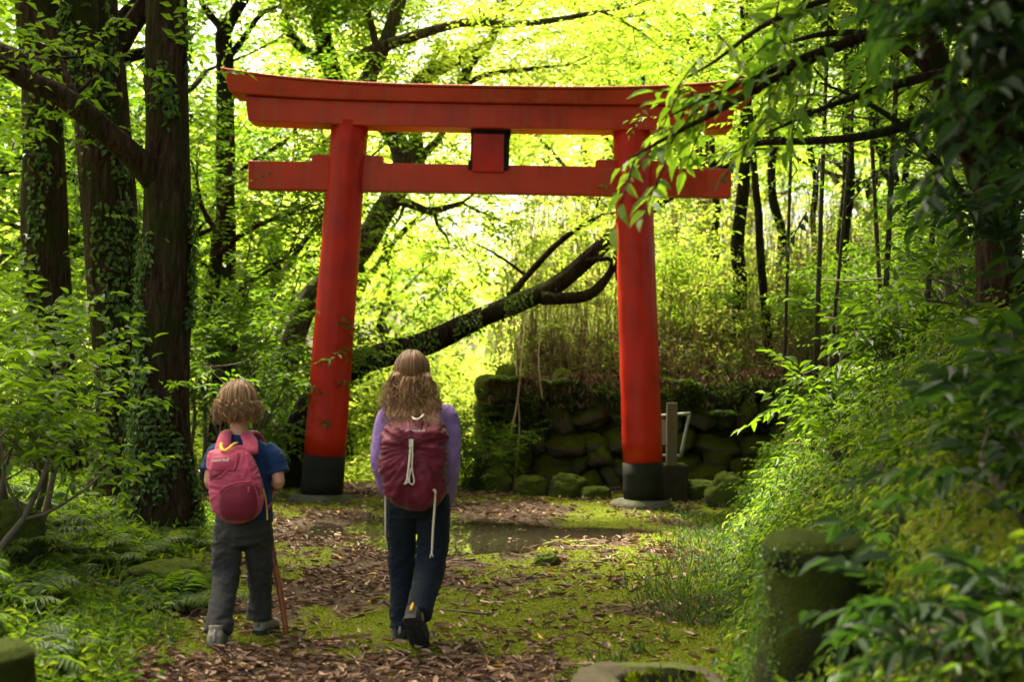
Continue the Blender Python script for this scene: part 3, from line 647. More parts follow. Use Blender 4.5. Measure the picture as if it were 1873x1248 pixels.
tube(g, [wl((-.006, -.340, 1.135)), wl((-.003, yf - .004, 1.06)), wl((-.004, yf - .006, .99)), wl((.008, yf - .006, .93)), wl((.004, yf - .006, .907)), wl((-.012, yf - .005, .908)), wl((-.018, yf - .005, .935)), wl((-.010, yf - .006, .99))], [.0035] * 8, 8, .015)
g.build('drawcord', M['cream'], wp, True)
g = G(); tube(g, [wl((.118, -.315, .872)), wl((.116, -.285, .80)), wl((.108, -.27, .66)), wl((.103, -.265, .535)), wl((.094, -.268, .510))], [.007, .0065, .006, .005, .003], 8, .03)
tube(g, [wl((.103, -.265, .535)), wl((.110, -.268, .515))], [.005, .003], 8, .01); tube(g, [wl((.095, -.318, .873)), wl((.12, -.315, .875))], [.006, .006], 8, .02); g.build('hanging_cord', M['cream'], wp, True)
g = G(); tube(g, [wl((-.155, -.17, .86)), wl((-.160, -.13, .78)), wl((-.158, -.12, .60))], [.006, .005, .003], 8, .03); g.build('hanging_cord', M['cream'], wp, True)
g = G(); tube(g, [wl((-.025, -.20, 1.262)), wl((.0, -.265, 1.245)), wl((.025, -.265, 1.25)), wl((.045, -.21, 1.27))], [.006] * 4, 8, .015); g.build('grab_loop', M['cream'], wp, True)
for sx in (-1, 1):
    g = G(); tube(g, [wl((sx * .085, -.13, 1.27)), wl((sx * .092, -.075, 1.325)), wl((sx * .095, -.01, 1.345)), wl((sx * .10, .07, 1.31)), wl((sx * .11, .125, 1.20)), wl((sx * .13, .135, 1.05)), wl((sx * .165, .06, .93)), wl((sx * .16, -.1, .88))], [.026, .03, .03, .03, .028, .022, .016, .016], 12, .03, flat=.4)
    g.build('shoulder_strap', M['maroon'], wp, True)
text_on(wp, 'mont-bell', .026, wl((.004, -.306, 1.178)), M['white'], .06, .2)

# ------------------------------------------------------------------ the smaller walker (bobbed hair, navy T-shirt)
KY = 7.8; ko = P(440, 1176, KY)
kd = empty('person', (ko[0], KY, 0.0), 'smaller walker with bobbed light brown hair, navy T-shirt and charcoal trousers, holding a stick', 'person')
KC = (-.045, .02, 1.315)
g = G(); head(g, KC, .95); limb(g, [(-.02, .0, 1.10), (-.034, .0, 1.17), (-.04, .006, 1.26)], [.055, .048, .052])
loft(g, [(0, 0, .60, .135, .09), (0, 0, .80, .125, .08), (0, 0, .95, .125, .08), (0, 0, 1.05, .125, .075), (-.01, 0, 1.10, .09, .055), (-.016, 0, 1.13, .055, .048)], 28)
KH = np.array((.048, .225, .93))       # right wrist
for sx, pts in ((-1, [(-.115, 0, 1.07), (-.155, 0, 1.02), (-.176, -.02, .865), (-.095, .19, .90)]), (1, [(.115, 0, 1.07), (.155, 0, 1.02), (.192, -.035, .875), tuple(KH)])):
    limb(g, pts, [.036, .038, .033, .023]); fw = nrm(np.array(pts[-1]) - np.array(pts[-2]))
    hand(g, pts[-1], nrm(fw + np.array((0, .2, -.05))), (-sx * .6, .15, -.4 if sx < 0 else -.2), .8, 1.25 if sx > 0 else .9, -1 if sx < 0 else 1)
for pts in ([(-.075, 0, .66), (-.085, 0, .5), (-.085, 0, .38), (-.083, -.1, .22), (-.083, -.19, .09), (-.085, -.10, .045)], [(.075, 0, .66), (.075, .08, .46), (.07, .14, .34), (.068, .18, .2), (.065, .20, .09), (.07, .29, .045)]):
    limb(g, pts, [.075, .062, .046, .042, .032, .028])
v, nn, fs = fuse(g, .006, 3); G().add(v, fs).build('body', M['skin'], kd, True); eyes(kd, KC, .95)
g = G(); loft(g, [(.005, 0, .665, .158, .112), (.005, 0, .80, .15, .10), (0, 0, .95, .147, .098), (0, 0, 1.04, .152, .092), (-.005, 0, 1.085, .125, .075), (-.014, 0, 1.115, .085, .066), (-.02, 0, 1.138, .060, .056)], 32)
limb(g, [(-.115, 0, 1.05), (-.150, -.003, 1.03), (-.168, -.008, .98), (-.182, -.015, .935)], [.052, .058, .056, .058]); limb(g, [(.115, 0, 1.05), (.152, -.003, 1.03), (.176, -.012, .98), (.192, -.02, .93)], [.052, .060, .060, .062])
garment('t_shirt', M['navy'], g, kd, .006, .006, 23, (9, 9, 16))
g = G(); loft(g, [(.003, 0, .535, .125, .095), (.003, -.005, .60, .148, .112), (.003, -.004, .68, .152, .112), (.003, 0, .75, .145, .10)], 32)
limb(g, [(-.072, 0, .64), (-.082, .0, .50), (-.086, .0, .38), (-.086, -.07, .27), (-.085, -.14, .17), (-.085, -.185, .085)], [.088, .081, .074, .069, .068, .074])
limb(g, [(.074, 0, .64), (.076, .06, .50), (.074, .12, .38), (.072, .165, .27), (.068, .19, .17), (.066, .195, .10)], [.088, .078, .070, .065, .064, .068])
garment('trousers', M['trouser_grey'], g, kd, .006, .010, 28, (10, 10, 17), lambda v: .4 + 1.0 * np.exp(-((v[:, 2] - .40) / .09) ** 2) + 1.0 * np.exp(-((v[:, 2] - .13) / .07) ** 2) + .8 * np.exp(-((v[:, 2] - .56) / .06) ** 2))
shoe(kd, (-.085, -.285, .005), (-.05, 1, 0), (0, -.04, 1), .235, .108, M['shoe_tan']); shoe(kd, (.066, .155, .012), (.25, 1, .0), (0, 0, 1), .235, .104, M['shoe_tan'])
g = G(); c = np.array(KC) + np.array((0, -.01, .022)); R = np.array((.092, .108, .098))
ellip(g, c + np.array((0, -.008, .0)), R, 28, 20, .25); ellip(g, c + np.array((0, -.006, -.07)), (.090, .094, .075), 28, 18, .2)
locks(g, rng, c, R * 1.0, 800, (1.195, 1.31), .015, 1.9, .014, .0046, (3, 70), .012)
locks(g, rng, c, R * np.array((1.05, 1.05, 1.0)), 800, (1.185, 1.33), .022, 2.6, .020, .0038, (30, 85), .020)
locks(g, rng, c, R * np.array((1.07, 1.06, 1.05)), 130, (1.18, 1.34), .03, 2.8, .035, .0016, (5, 85), .02)
khair = g.build('hair', M['hair_light'], kd, True)

# ------------------------------------------------------------------ rose backpack
kp = empty('backpack', (ko[0], KY - .18, .68), 'pink backpack with wine-red mesh pocket and yellow loop on the smaller walker', 'backpack')
def kl(p): return tuple(np.asarray(p, float) + np.array((0, .18, -.68)))
secs = [(.0, -.165, .672, .03, .03), (.0, -.165, .69, .085, .065), (0, -.17, .73, .125, .085), (-.002, -.172, .80, .142, .092), (-.012, -.17, .88, .143, .09), (-.03, -.165, .96, .135, .082), (-.045, -.158, 1.02, .122, .07), (-.05, -.15, 1.055, .108, .058), (-.05, -.145, 1.07, .07, .035), (-.05, -.145, 1.075, .03, .02)]
g = packmesh(secs, 80, 2.7, 61, (.02, .87), .017, -.16); g.v[0] = g.v[0] + np.array((0, .18, -.68)); kbag = g.build('bag', M['pink'], kp, True)
def surf(x, z, out=.003):
    S_ = np.array(secs); cx, cy_, hw, hd = [np.interp(z, S_[:, 2], S_[:, i]) for i in (0, 1, 3, 4)]
    t_ = min(.98, abs((x - cx) / hw)); return (x, cy_ - hd * (1 - t_ ** 2.7) ** (1 / 2.7) - out, z)
def patch(name, m, outline, par, off=.006, n=14):
    """A sewn-on panel lying on the bag's outer face: outline(u) gives x range at height z."""
    g = G(); zs_ = np.linspace(outline[0][0], outline[-1][0], n); o_ = np.array(outline); V = []
    for z in zs_:
        xa_, xb_ = np.interp(z, o_[:, 0], o_[:, 1]), np.interp(z, o_[:, 0], o_[:, 2])
        for q in np.linspace(0, 1, n):
            bulge = off * (1 + 2.2 * math.sin(q * math.pi) * math.sin((z - zs_[0]) / (zs_[-1] - zs_[0] + 1e-9) * math.pi)); V.append(kl(surf(xa_ + (xb_ - xa_) * q, z, bulge)))
    i = np.arange(n - 1)[:, None] * n; j = np.arange(n - 1)[None]; g.add(np.array(V), np.stack([i + j, i + j + 1, i + n + j + 1, i + n + j], -1).reshape(-1, 4))
    o = g.build(name, m, par, True); k = o.modifiers.new('thick', 'SOLIDIFY'); k.thickness = .005; k.offset = -1; return o
patch('mesh_pocket', M['wine'], [(.693, -.05, .075), (.72, -.078, .108), (.77, -.088, .125), (.82, -.082, .128), (.85, -.055, .128), (.875, .0, .125), (.885, .06, .115)], kbag)
patch('side_pocket', M['wine'], [(.905, -.145, -.13), (.93, -.147, -.075), (.96, -.145, -.06)], kbag, .005)
patch('flap', cloth('rose_flap', (.34, .04, .075), .5, .15, .1, 400, .5), [(.955, -.145, .0), (.99, -.14, .01), (1.03, -.135, .015), (1.05, -.125, .01)], kbag, .007)
for pts in ([(-.080, .84), (-.06, .865), (-.02, .885), (.03, .897), (.085, .90)], [(-.145, .905), (-.09, .92), (-.045, .955), (-.01, 1.00)], [(.045, 1.05), (.065, .98), (.09, .90), (.115, .84), (.122, .77)], [(-.005, 1.052), (.0, 1.0), (-.005, .96)]):
    g = G(); tube(g, [kl(surf(x, z, .008)) for x, z in pts], [.0042] * len(pts), 8, .02); g.build('piping', M['pink'], kbag, True)
for (a_, b_, cc) in ((-.10, -.085, 0), (.055, .03, 1)):
    g = G(); x0 = a_ - .005
    tube(g, [kl((x0 + .01, -.165, 1.045)), kl((a_ * .93, -.115, 1.10)), kl((b_ - .01, -.055, 1.142)), kl((b_ - .012 if cc == 0 else b_ + .02, .01, 1.15)), kl((b_ - .02 if cc == 0 else b_ + .045, .075, 1.10)), kl((-.10 if cc == 0 else .10, .115, .98)), kl((-.14 if cc == 0 else .14, .08, .82)), kl((-.145 if cc == 0 else .145, -.08, .74))],
         [.042, .040, .034, .032, .03, .026, .016, .014], 12, .03, flat=.35); g.build('shoulder_strap', M['pink'], kp, True)
g = G(); tube(g, [kl((-.085, -.155, 1.052)), kl((.0, -.14, 1.075)), kl((.04, -.15, 1.055))], [.022, .026, .022], 12, .02, flat=.5); g.build('yoke', M['pink'], kp, True)
g = G(); tube(g, [kl((-.095, -.165, 1.098)), kl((-.088, -.200, 1.075)), kl((-.072, -.215, 1.062)), kl((-.05, -.212, 1.07)), kl((-.028, -.19, 1.093)), kl((-.012, -.165, 1.10))], [.009, .010, .010, .010, .010, .009], 10, .012, flat=.6); g.build('grab_loop', M['yellow'], kp, True)
g = G(); tube(g, [kl((.128, -.13, .86)), kl((.140, -.12, .80)), kl((.148, -.115, .74)), kl((.152, -.115, .685))], [.005, .006, .006, .009], 8, .02, flat=.6); g.build('hanging_strap', M['yellow'], kp, True)
g = G(); tube(g, [kl(surf(.075, .875, .016)), kl(surf(.077, .845, .018))], [.005, .005], 8, .01); g.build('zip_pull', M['pink'], kbag, True)
text_on(kp, 'mont-bell', .024, kl((-.083, -.2525, 1.005)), M['white'], -.06, .2)
# walking stick in the smaller walker's right hand
sb = P(525, 1163, 7.97); kh = np.array((ko[0], KY, 0)) + KH + np.array((-.012, .065, -.01)); top = kh + (kh - sb) / np.linalg.norm(kh - sb) * .16; sb[2] = .0
m, t, b, o = newmat('stick_wood'); v = coords(t, (14, 14, 3)); n = noise(t, 3, 5, .6, v)
t.links.new(ramp(t, [(.3, (.09, .020, .007)), (.6, (.30, .075, .02)), (.8, (.42, .15, .05))], n.outputs[0]).outputs[0], b.inputs['Base Color']); b.inputs['Roughness'].default_value = .45; bump(t, n.outputs[0], b, .3, .006); M['stick'] = m
g = G(); d_ = top - sb; tube(g, [d_ * 0 , d_ * .2 + np.array((.004, 0, 0)), d_ * .45 + np.array((-.005, 0, 0)), d_ * .7 + np.array((.003, 0, 0)), d_], [.013, .018, .019, .019, .017], 14, .05, .05, 4)
st = g.build('walking_stick', M['stick'], None, True); st.location = sb; tag(st, 'reddish brown wooden walking stick planted beside the smaller walker', 'walking stick')
g = G(); tube(g, [d_ * -.012, d_ * .03], [.008, .0125], 12, .02); g.build('tip', M['rubber'], st, True)
# ------------------------------------------------------------------ stone wall, rocks, sign stand, carved stones
rng = np.random.default_rng(5)
def rockmesh(seed, r, nu=26, nv=16, rough=.28, flat=1.0, boxy=.75):
    v, f = sphere(nu, nv); v = np.sign(v) * np.abs(v) ** boxy; v = v * (1 + rough * 2 * (fbm(v * 1.6, seed, 4) - .5))[:, None] * (1 + .16 * (fbm(v * 5, seed + 3, 3) - .5) + .10 * (fbm(v * 13, seed + 4, 3) - .5))[:, None]
    return v * np.asarray(r), f
g = G(); zrow = -.12; k = 0
while zrow < 1.22:
    hrow = rng.uniform(.30, .36); x = -.24 + rng.uniform(-.1, .1)
    while x < 4.2:
        wst = rng.uniform(.22, .62); v, f = rockmesh(100 + k, (wst * .54, rng.uniform(.18, .30), hrow * .56 * rng.uniform(.7, 1.35)), rough=.40, boxy=.8); v = v + (nrm(v) * (.07 * (fbm(v * 9, k, 4) - .5))[:, None])
        an = rng.uniform(-.7, .7); R_ = np.array(((math.cos(an), 0, math.sin(an)), (0, 1, 0), (-math.sin(an), 0, math.cos(an))))
        yy = 18.55 + .10 * (zrow + .2) + rng.uniform(-.10, .10); g.add(v @ R_.T + np.array((x + wst / 2, yy, zrow + hrow / 2 + rng.uniform(-.11, .11))), f); x += wst * rng.uniform(.92, 1.02); k += 1
    for j in range(4):      # the wall turns the corner
        v, f = rockmesh(400 + k + j * 7, (.24, .30, hrow * .56), rough=.22); g.add(v + np.array((-.22 - .02 * j, 18.85 + .5 * j, zrow + hrow / 2)), f)
    zrow += hrow * .93
wall = g.build('stone_wall', M['wallstone'], None, True); tag(wall, 'mossy dry stone retaining wall of rounded boulders behind the torii gate', 'wall')
rocks = [(912, 905, 17.6, .17, .24, 'pale topped rounded rock at the foot of the wall beside the path'), (970, 915, 17.4, .20, .17, 'dark mossy rock low between two larger rocks before the wall'), (1040, 922, 17.3, .22, .19, 'bright green mossy boulder at the wall foot before the gate pillar'),
         (1090, 925, 17.1, .17, .11, 'flat brownish rock lying against the wall by the pillar'), (1275, 918, 17.0, .26, .17, 'rock just beyond the sign stand at the bank foot'), (1330, 905, 16.2, .24, .26, 'tallest rock at the foot of the mossy bank behind the sign stand'),
         (870, 922, 17.9, .16, .11, 'small mossy rock nearest the open path at the wall corner'), (1000, 1062, 11.1, .10, .055, 'small dark stone half sunk in the mossy path'), (1018, 1110, 9.6, .05, .02, 'tiny flat stone sunk in the moss in front of the dark stone'),
         (312, 1085, 9.5, .30, .13, 'broad dark mossy stone ledge on the left bank beside the smaller walker'), (5, 1020, 9.0, .22, .25, 'dark rounded rock at the edge of the fern bank')]
for q, (px, py, Yd, rw, rh, lab) in enumerate(rocks):
    p = P(px, py, Yd); v, f = rockmesh(700 + q * 5, (rw, rw * .8, rh), 60, 40, .36); zz = h1(p[0], Yd)
    g = G().add(v, f); o = g.build('rock', M['stone'], None, True); o.location = (p[0], Yd, zz + rh * .35); tag(o, lab, 'rock')
# information stand beyond the right pillar: post on a dark block, tilted panel with pale frame
sp = P(1232, 940, 16.9); sz = h1(sp[0], 16.9)
M['postwood'] = plain('weathered_post', (.13, .115, .085), .8, .3, 18, .4, .01, .3, (6, 6, 1)); M['metal'] = plain('pale_metal', (.28, .285, .26), .35, .08, 30, .05, .002, .5, (1, 1, 1), .4)
M['block'] = mossy('dark_block', (.05, .045, .035), (.04, .05, .01), .3); M['panel'] = plain('panel_back', (.20, .21, .20), .5, .1, 10)
stand = empty('sign_stand', (sp[0], 16.9, 0), 'grey post with a tilted pale framed panel on a dark block beside the right pillar', 'sign stand')
def sl(px, py, dy=0): return P(px, py, 16.9 + dy) - np.array((sp[0], 16.9, 0)) + np.array((0, dy * 0, 0))
a_, b_ = sl(1219, 737, -.15), sl(1238, 856, -.15)
g = G(); box(g, ((a_[0] + b_[0]) / 2, -.15, (a_[2] + b_[2]) / 2), (.062, .06, (a_[2] - b_[2]) / 2)); bevel(g.build('post', M['postwood'], stand), .01)
q0 = sl(1232, 850); g = G(); box(g, (q0[0] + .0, 0, q0[2] / 2 - .02), (.155, .22, q0[2] / 2 + .03)); bevel(g.build('base_block', M['block'], stand), .03, 3)
pl, pr_ = sl(1196, 764, .1), sl(1263, 757, .1)
g = G(); tube(g, [(pl[0] - .1, .12, pl[2]), (pr_[0], .12, pr_[2])], [.028, .028], 10, .1, flat=.8); tube(g, [(pr_[0] - .01, .12, pr_[2]), (pr_[0] - .12, .02, sl(1245, 835)[2])], [.02, .02], 8, .1); tube(g, [(pl[0] - .1, .12, pl[2]), (pl[0] - .05, .02, sl(1245, 835)[2])], [.02, .02], 8, .1)
tube(g, [(pr_[0] - .12, .02, sl(1245, 835)[2]), (pl[0] - .05, .02, sl(1245, 835)[2])], [.018, .018], 8, .1); fr = g.build('panel_frame', M['metal'], stand, True)
g = G(); c0, c1 = np.array((pl[0] - .07, .115, pl[2] - .03)), np.array((pr_[0] - .33 + .12, .03, sl(1245, 815)[2])); w_ = pr_[0] - pl[0] - .02
g.add([(pl[0] - .08, .118, pl[2] - .03), (pr_[0] - .16, .118, pl[2] - .02), (pr_[0] - .20, .03, sl(1245, 815)[2]), (pl[0] - .05, .03, sl(1245, 815)[2])], np.array([(0, 1, 2, 3)])); o = g.build('panel', M['panel'], stand); k = o.modifiers.new('t', 'SOLIDIFY'); k.thickness = .015
# mossy stone post on the right
def carved(name, px, Yd, prof, m, label, cat, seed, rough=.06, n=44, zoff=0.0):
    x = P(px, 1100, Yd)[0]; z0 = h1(x, Yd); g = G(); pr = np.array(prof); zz = np.concatenate([np.linspace(pr[i, 1], pr[i + 1, 1], 5)[:-1] for i in range(len(pr) - 1)] + [pr[-1:, 1]]); rr = np.concatenate([np.linspace(pr[i, 0], pr[i + 1, 0], 5)[:-1] for i in range(len(pr) - 1)] + [pr[-1:, 0]])
    loft(g, [(0, 0, z, r, r) for r, z in zip(rr, zz)], n, 2.2); v = g.v[0]; nv = nrm(v * np.array((1, 1, .3)) + 1e-9); v[:, 0] += .075 * ss(.24, .19, np.hypot(v[:, 0], v[:, 1])) * (cat == 'stone basin'); g.v[0] = v + nv * (rough * (fbm(v * 5, seed, 4) - .5) + rough * .35 * (fbm(v * 22, seed + 2, 3) - .5))[:, None]
    o = g.build(name, m, None, True); o.location = (x, Yd, z0 + zoff); return tag(o, label, cat), x, z0
zt_ = P(1495, 975, 5.6)[2]; x5 = P(1495, 1100, 5.6)[0]; hp = zt_ - h1(x5, 5.6)
_, sx5, sz5 = carved('stone_post', 1490, 5.6, [(.28, -.2), (.25, .0), (.222, hp * .35), (.205, hp * .75), (.196, hp * .80), (.212, hp * .84), (.21, hp * .93), (.175, hp * .985), (.09, hp * 1.015), (.02, hp * 1.02)], M['poststone'], 'round mossy stone post with a rimmed cap standing at the bank foot', 'stone post', 11, .085)
_, sx6, sz6 = carved('stone_post', -45, 5.0, [(.24, -.2), (.22, .0), (.21, .42), (.20, .5), (.17, .53), (.02, .54)], M['poststone'], 'squat dark stone post cut by the frame corner on the fern side of the path', 'stone post', 19, .05, 44, P(-20, 1180, 5.0)[2] - .53 - h1(P(-45, 1100, 5.0)[0], 5.0))
bx_, bh = 1190, P(1190, 1238, 6.05)[2] - h1(P(1190, 1212, 6.05)[0], 6.05)
bas, bx0, bz0 = carved('stone_basin', bx_, 6.05, [(.28, -.15), (.325, .0), (.335, bh * .6), (.33, bh * .9), (.305, bh), (.215, bh * 1.0), (.195, bh * .90), (.17, bh * .30), (.03, bh * .2)], M['basin'], 'round grey stone basin with a moss-lined dark hollow sunk in the path', 'stone basin', 29, .085)

# ------------------------------------------------------------------ trees
def grow(rng, g, tips, p, d, L, r, lev, maxlev, up=.15, wob=.28, nch=(3, 5), step=None):
    n = max(4, int(L / .35)); pts = [np.array(p, float)]; d = nrm(np.asarray(d, float)); q = pts[0]
    for i in range(n):
        d = nrm(d + rng.normal(0, wob, 3) * .5 + np.array((0, 0, up * .3))); q = q + d * L / n; pts.append(q)
    rr = np.linspace(r, r * (.45 if lev < maxlev else .25), n + 1); tube(g, pts, rr, 8 if lev < 2 else 5, step or max(.12, L / 10), .10 if lev < 2 else .0, int(rng.integers(999)))
    if lev == maxlev: tips.append((pts[-1], d)); tips.append((pts[len(pts) // 2], d)); return
    for i in range(int(rng.integers(*nch))):
        t_ = rng.uniform(.35, 1.0) if i else 1.0; k = min(n, max(1, int(t_ * n))); b = pts[k]
        ax = nrm(np.cross(d, rng.normal(0, 1, 3))); dd = nrm(d * .75 + ax * rng.uniform(.5, 1.0)); grow(rng, g, tips, b, dd, L * rng.uniform(.55, .78), rr[k] * .68, lev + 1, maxlev, up, wob, nch, step)
def crown(g, rng, tips, n_sp, k, ll, lw, Ls, spread, droop=.25, detail=0, tint=(.2, .8), updir=0.15, jit=.35, flat=.6):
    T = np.array([t[0] for t in tips]); D = np.array([t[1] for t in tips]); idx = rng.integers(0, len(T), n_sp)
    O = T[idx] + rng.normal(0, spread, (n_sp, 3)) * np.array((1, 1, flat)); dd = rng.normal(0, 1, (n_sp, 3)); dd[:, 2] *= .35; dd = nrm(dd + D[idx] * .6 + np.array((0, 0, updir)))
    cl = vnoise(O * .9, 3); sprays(g, rng, O, dd, Ls * rng.uniform(.6, 1.3, n_sp), k, ll, lw, tint[0] + (tint[1] - tint[0]) * cl, detail, droop, 1.0, jit)
def tree(name, loc, trunk_pts, trunk_r, limbs, bark, leaf, n_sp, label, cat='tree', group=None, seed=0, ll=.1, lw=.04, k=9, Ls=.45, spread=.35, maxlev=2, tint=(.2, .8), droop=.25, extra_tips=None, sides=18, rough=.12, detail=0, step=.16):
    """trunk_pts/limbs in world space; the Empty stands at the foot."""
    rng = np.random.default_rng(seed); loc = np.asarray(loc, float); root = empty(name, loc, label, cat, group); g = G(); tips = []
    tube(g, np.asarray(trunk_pts, float) - loc, trunk_r, sides, step, rough, seed)
    for lp, lr, tipn in limbs:
        lp = np.asarray(lp, float) - loc; tube(g, lp, lr, 12, .12, .08, seed + 3); d = nrm(lp[-1] - lp[-2])
        for i in range(tipn):
            ax = rng.normal(0, 1, 3); grow(rng, g, tips, lp[-1] if i < 2 else lp[len(lp) // 2 + 0], nrm(d + ax * .5), rng.uniform(.5, 1.1), lr[-1] * .7, 1, maxlev)
    for e in (extra_tips or []): tips.append((np.asarray(e[0]) - loc, np.asarray(e[1], float)))
    g.build('trunk', bark, root, True)
    if n_sp and tips: c = G(); crown(c, rng, tips, n_sp, k, ll, lw, Ls, spread, droop, detail, tint); c.build('crown', leaf, root)
    return root
def trunk_ivy(root, rng, pts, radii, n, ll, span=(0, 1), side=None, patches=0.5, seed=0):
    """Leaves of a creeper pressed on the trunk in patches."""
    loc = np.array(root.location); p, r = resample(np.asarray(pts, float) - loc, radii, .05); nn = len(p)
    k = rng.integers(int(span[0] * (nn - 1)), int(span[1] * (nn - 1)) + 1, n * 4); a = rng.uniform(0, 2 * math.pi, n * 4)
    t = nrm(np.gradient(p, axis=0)); o = np.stack([np.cos(a), np.sin(a), np.zeros(len(a))], 1); o = nrm(o - t[k] * np.sum(o * t[k], 1, keepdims=True))
    pos = p[k] + o * (r[k] + rng.uniform(.005, .05, len(k)))[:, None]
    s = fbm(np.stack([pos[:, 0] * 5, pos[:, 1] * 5, pos[:, 2] * 1.3], 1), seed, 3) - .18 * (pos[:, 2] - pos[:, 2].min()) / max(.1, np.ptp(pos[:, 2])); s = s + .12 * (o @ np.array((.35, -.94, 0))); keep = np.argsort(-s)[:n] if patches else np.arange(n)
    pos, o = pos[keep], o[keep]; m_ = len(pos); d = np.array((0, 0, -1.0)) + rng.normal(0, .55, (m_, 3))
    g = G(); leafgeo(g, pos, d, o + np.array((0, 0, .4)) + rng.normal(0, .35, (m_, 3)), ll * rng.uniform(.35, 1.6, m_), ll * .7 * rng.uniform(.7, 1.2, m_), np.clip(rng.normal(.5, .25, m_), 0, 1), 1); g.build('ivy', M['ivy'], root)
def wp_(L, Yd): return [P(x, y, Yd if not hasattr(Yd, '__len__') else Yd[i]) for i, (x, y) in enumerate(L)]
def foot(px, py, Yd):
    p = P(px, py, Yd); p[2] = h1(p[0], Yd) - .1; return p

rng = np.random.default_rng(21)
# three big trunks on the left; their crowns spread above the frame
def high_limbs(base, rng, n, z0, z1, reach, r, toward=None):
    out = []
    for i in range(n):
        a = 2 * math.pi * (i + rng.uniform(-.3, .3)) / n; z = rng.uniform(z0, z1); d = np.array((math.cos(a), math.sin(a), 0))
        if toward is not None: d = nrm(d + np.asarray(toward) * .5)
        b = np.array((base[0], base[1], z)); out.append(([b, b + d * reach * .45 + (0, 0, .6), b + d * reach + (0, 0, 1.5)], [r, r * .7, r * .4], 5))
    return out
f3 = foot(297, 935, 12.0)
t3 = np.array([f3, *wp_([(297, 800), (300, 640), (303, 500), (307, 380), (306, 250), (305, 120), (305, 0), (306, -120)], 12.0), P(310, -260, 12.2), P(330, -560, 12.6)])
r3 = np.array([.33, .235, .215, .205, .20, .185, .175, .172, .17, .15, .08])
br = (wp_([(285, 330), (262, 303), (225, 268), (185, 232), (148, 200), (100, 168), (50, 146), (0, 115), (-60, 85)], [11.95, 11.85, 11.7, 11.6, 11.5, 11.45, 11.4, 11.35, 11.3]), [.12, .115, .10, .095, .095, .085, .08, .075, .06], 3)
tA = tree('shade_tree', f3, t3, r3, [br] + high_limbs(t3[-3], rng, 7, 8.2, 9.6, 2.3, .09), M['bark'], M['mid'], 2200, 'straight dark trunk with ivy on its lower half and one bent side branch', 'tree', None, 31, .10, .045, 9, .5, .5, sides=60, step=.05)
trunk_ivy(tA, rng, t3, r3, 4200, .05, (.03, .58), seed=4); 
f2 = foot(222, 920, 13.0)
t2 = np.array([f2, *wp_([(220, 820), (218, 700), (210, 560), (203, 430), (196, 320), (185, 200), (172, 90), (163, 0), (158, -130)], 13.0), P(150, -300, 13.2), P(130, -600, 13.6)])
r2 = np.array([.36, .20, .205, .235, .25, .255, .25, .255, .26, .24, .2, .1])
b2 = [(wp_([(150, 110), (120, 75), (92, 30), (70, -20)], 13.0), [.14, .13, .12, .1], 2), (wp_([(215, 90), (235, 55), (265, 10), (290, -40)], 13.1), [.10, .095, .09, .08], 0), (wp_([(150, 190), (110, 150), (60, 120), (-10, 90)], 12.8), [.12, .11, .10, .08], 1), (wp_([(215, 115), (240, 102), (275, 92), (320, 70)], 13.3), [.07, .06, .05, .04], 0)]
tB = tree('shade_tree', f2, t2, r2, b2 + high_limbs(t2[-3], rng, 6, 8.8, 10.2, 2.6, .1), M['bark'], M['mid'], 2200, 'thickest dark trunk of the left group, leaning slightly and forking near the top', 'tree', None, 32, .10, .045, 9, .5, .5, sides=60, step=.05)
trunk_ivy(tB, rng, t2, r2, 2300, .06, (.05, .95), seed=14)
f1 = foot(98, 930, 15.0)
t1 = np.array([f1, *wp_([(96, 800), (94, 650), (86, 500), (82, 380), (80, 260), (76, 140), (66, 40), (60, -40)], 15.0), P(50, -300, 15.2)])
r1 = np.array([.36, .23, .23, .24, .23, .215, .20, .195, .19, .1])
tC = tree('shade_tree', f1, t1, r1, [(wp_([(95, 130), (130, 95), (165, 70), (210, 40)], 15.2), [.11, .1, .09, .07], 2)] + high_limbs(t1[-2], rng, 6, 8.8, 10.2, 2.8, .1), M['bark'], M['mid'], 2000, 'dark mossy trunk farthest back in the left group, half hidden by a leafy shrub', 'tree', None, 33, .10, .045, 9, .5, .5, sides=60, step=.05)
trunk_ivy(tC, rng, t1, r1, 1600, .065, (.05, .95), seed=24)
# leaning tree that crosses behind the gate
fl = foot(522, 880, 18.0)
tl_ = np.array([fl, *wp_([(545, 800), (575, 735), (610, 695), (650, 668), (700, 650), (780, 628), (840, 600), (896, 574), (980, 541), (1020, 520), (1070, 478), (1123, 432), (1190, 380), (1270, 330), (1340, 300)], 17.6)])
rl = np.array([.28, .22, .19, .18, .175, .17, .16, .145, .135, .13, .12, .11, .10, .085, .065, .05])
ll_ = [(wp_([(990, 545), (1030, 546), (1073, 541), (1098, 523), (1118, 495), (1128, 462)], 17.5), [.09, .075, .07, .06, .045, .03], 1), (wp_([(932, 545), (955, 515), (980, 487), (1015, 450), (1053, 420), (1080, 405), (1106, 391)], 17.7), [.06, .042, .04, .038, .032, .026, .018], 2), (wp_([(962, 505), (930, 480), (895, 458), (862, 442)], 17.8), [.022, .016, .012, .006], 0), (wp_([(1078, 408), (1088, 385), (1098, 360)], 17.7), [.02, .016, .012], 0), (wp_([(1072, 478), (1100, 474), (1122, 478), (1132, 520)], 17.4), [.03, .03, .03, .02], 0)]
tD = tree('leaning_tree', fl, tl_, rl * .92, ll_, M['bark_far'], M['bright'], 260, 'black mossy trunk lying low and slanting across the opening behind the torii', 'tree', None, 34, .085, .035, 9, .4, .4)
trunk_ivy(tD, rng, tl_, rl, 900, .05, (.1, .7), seed=44)
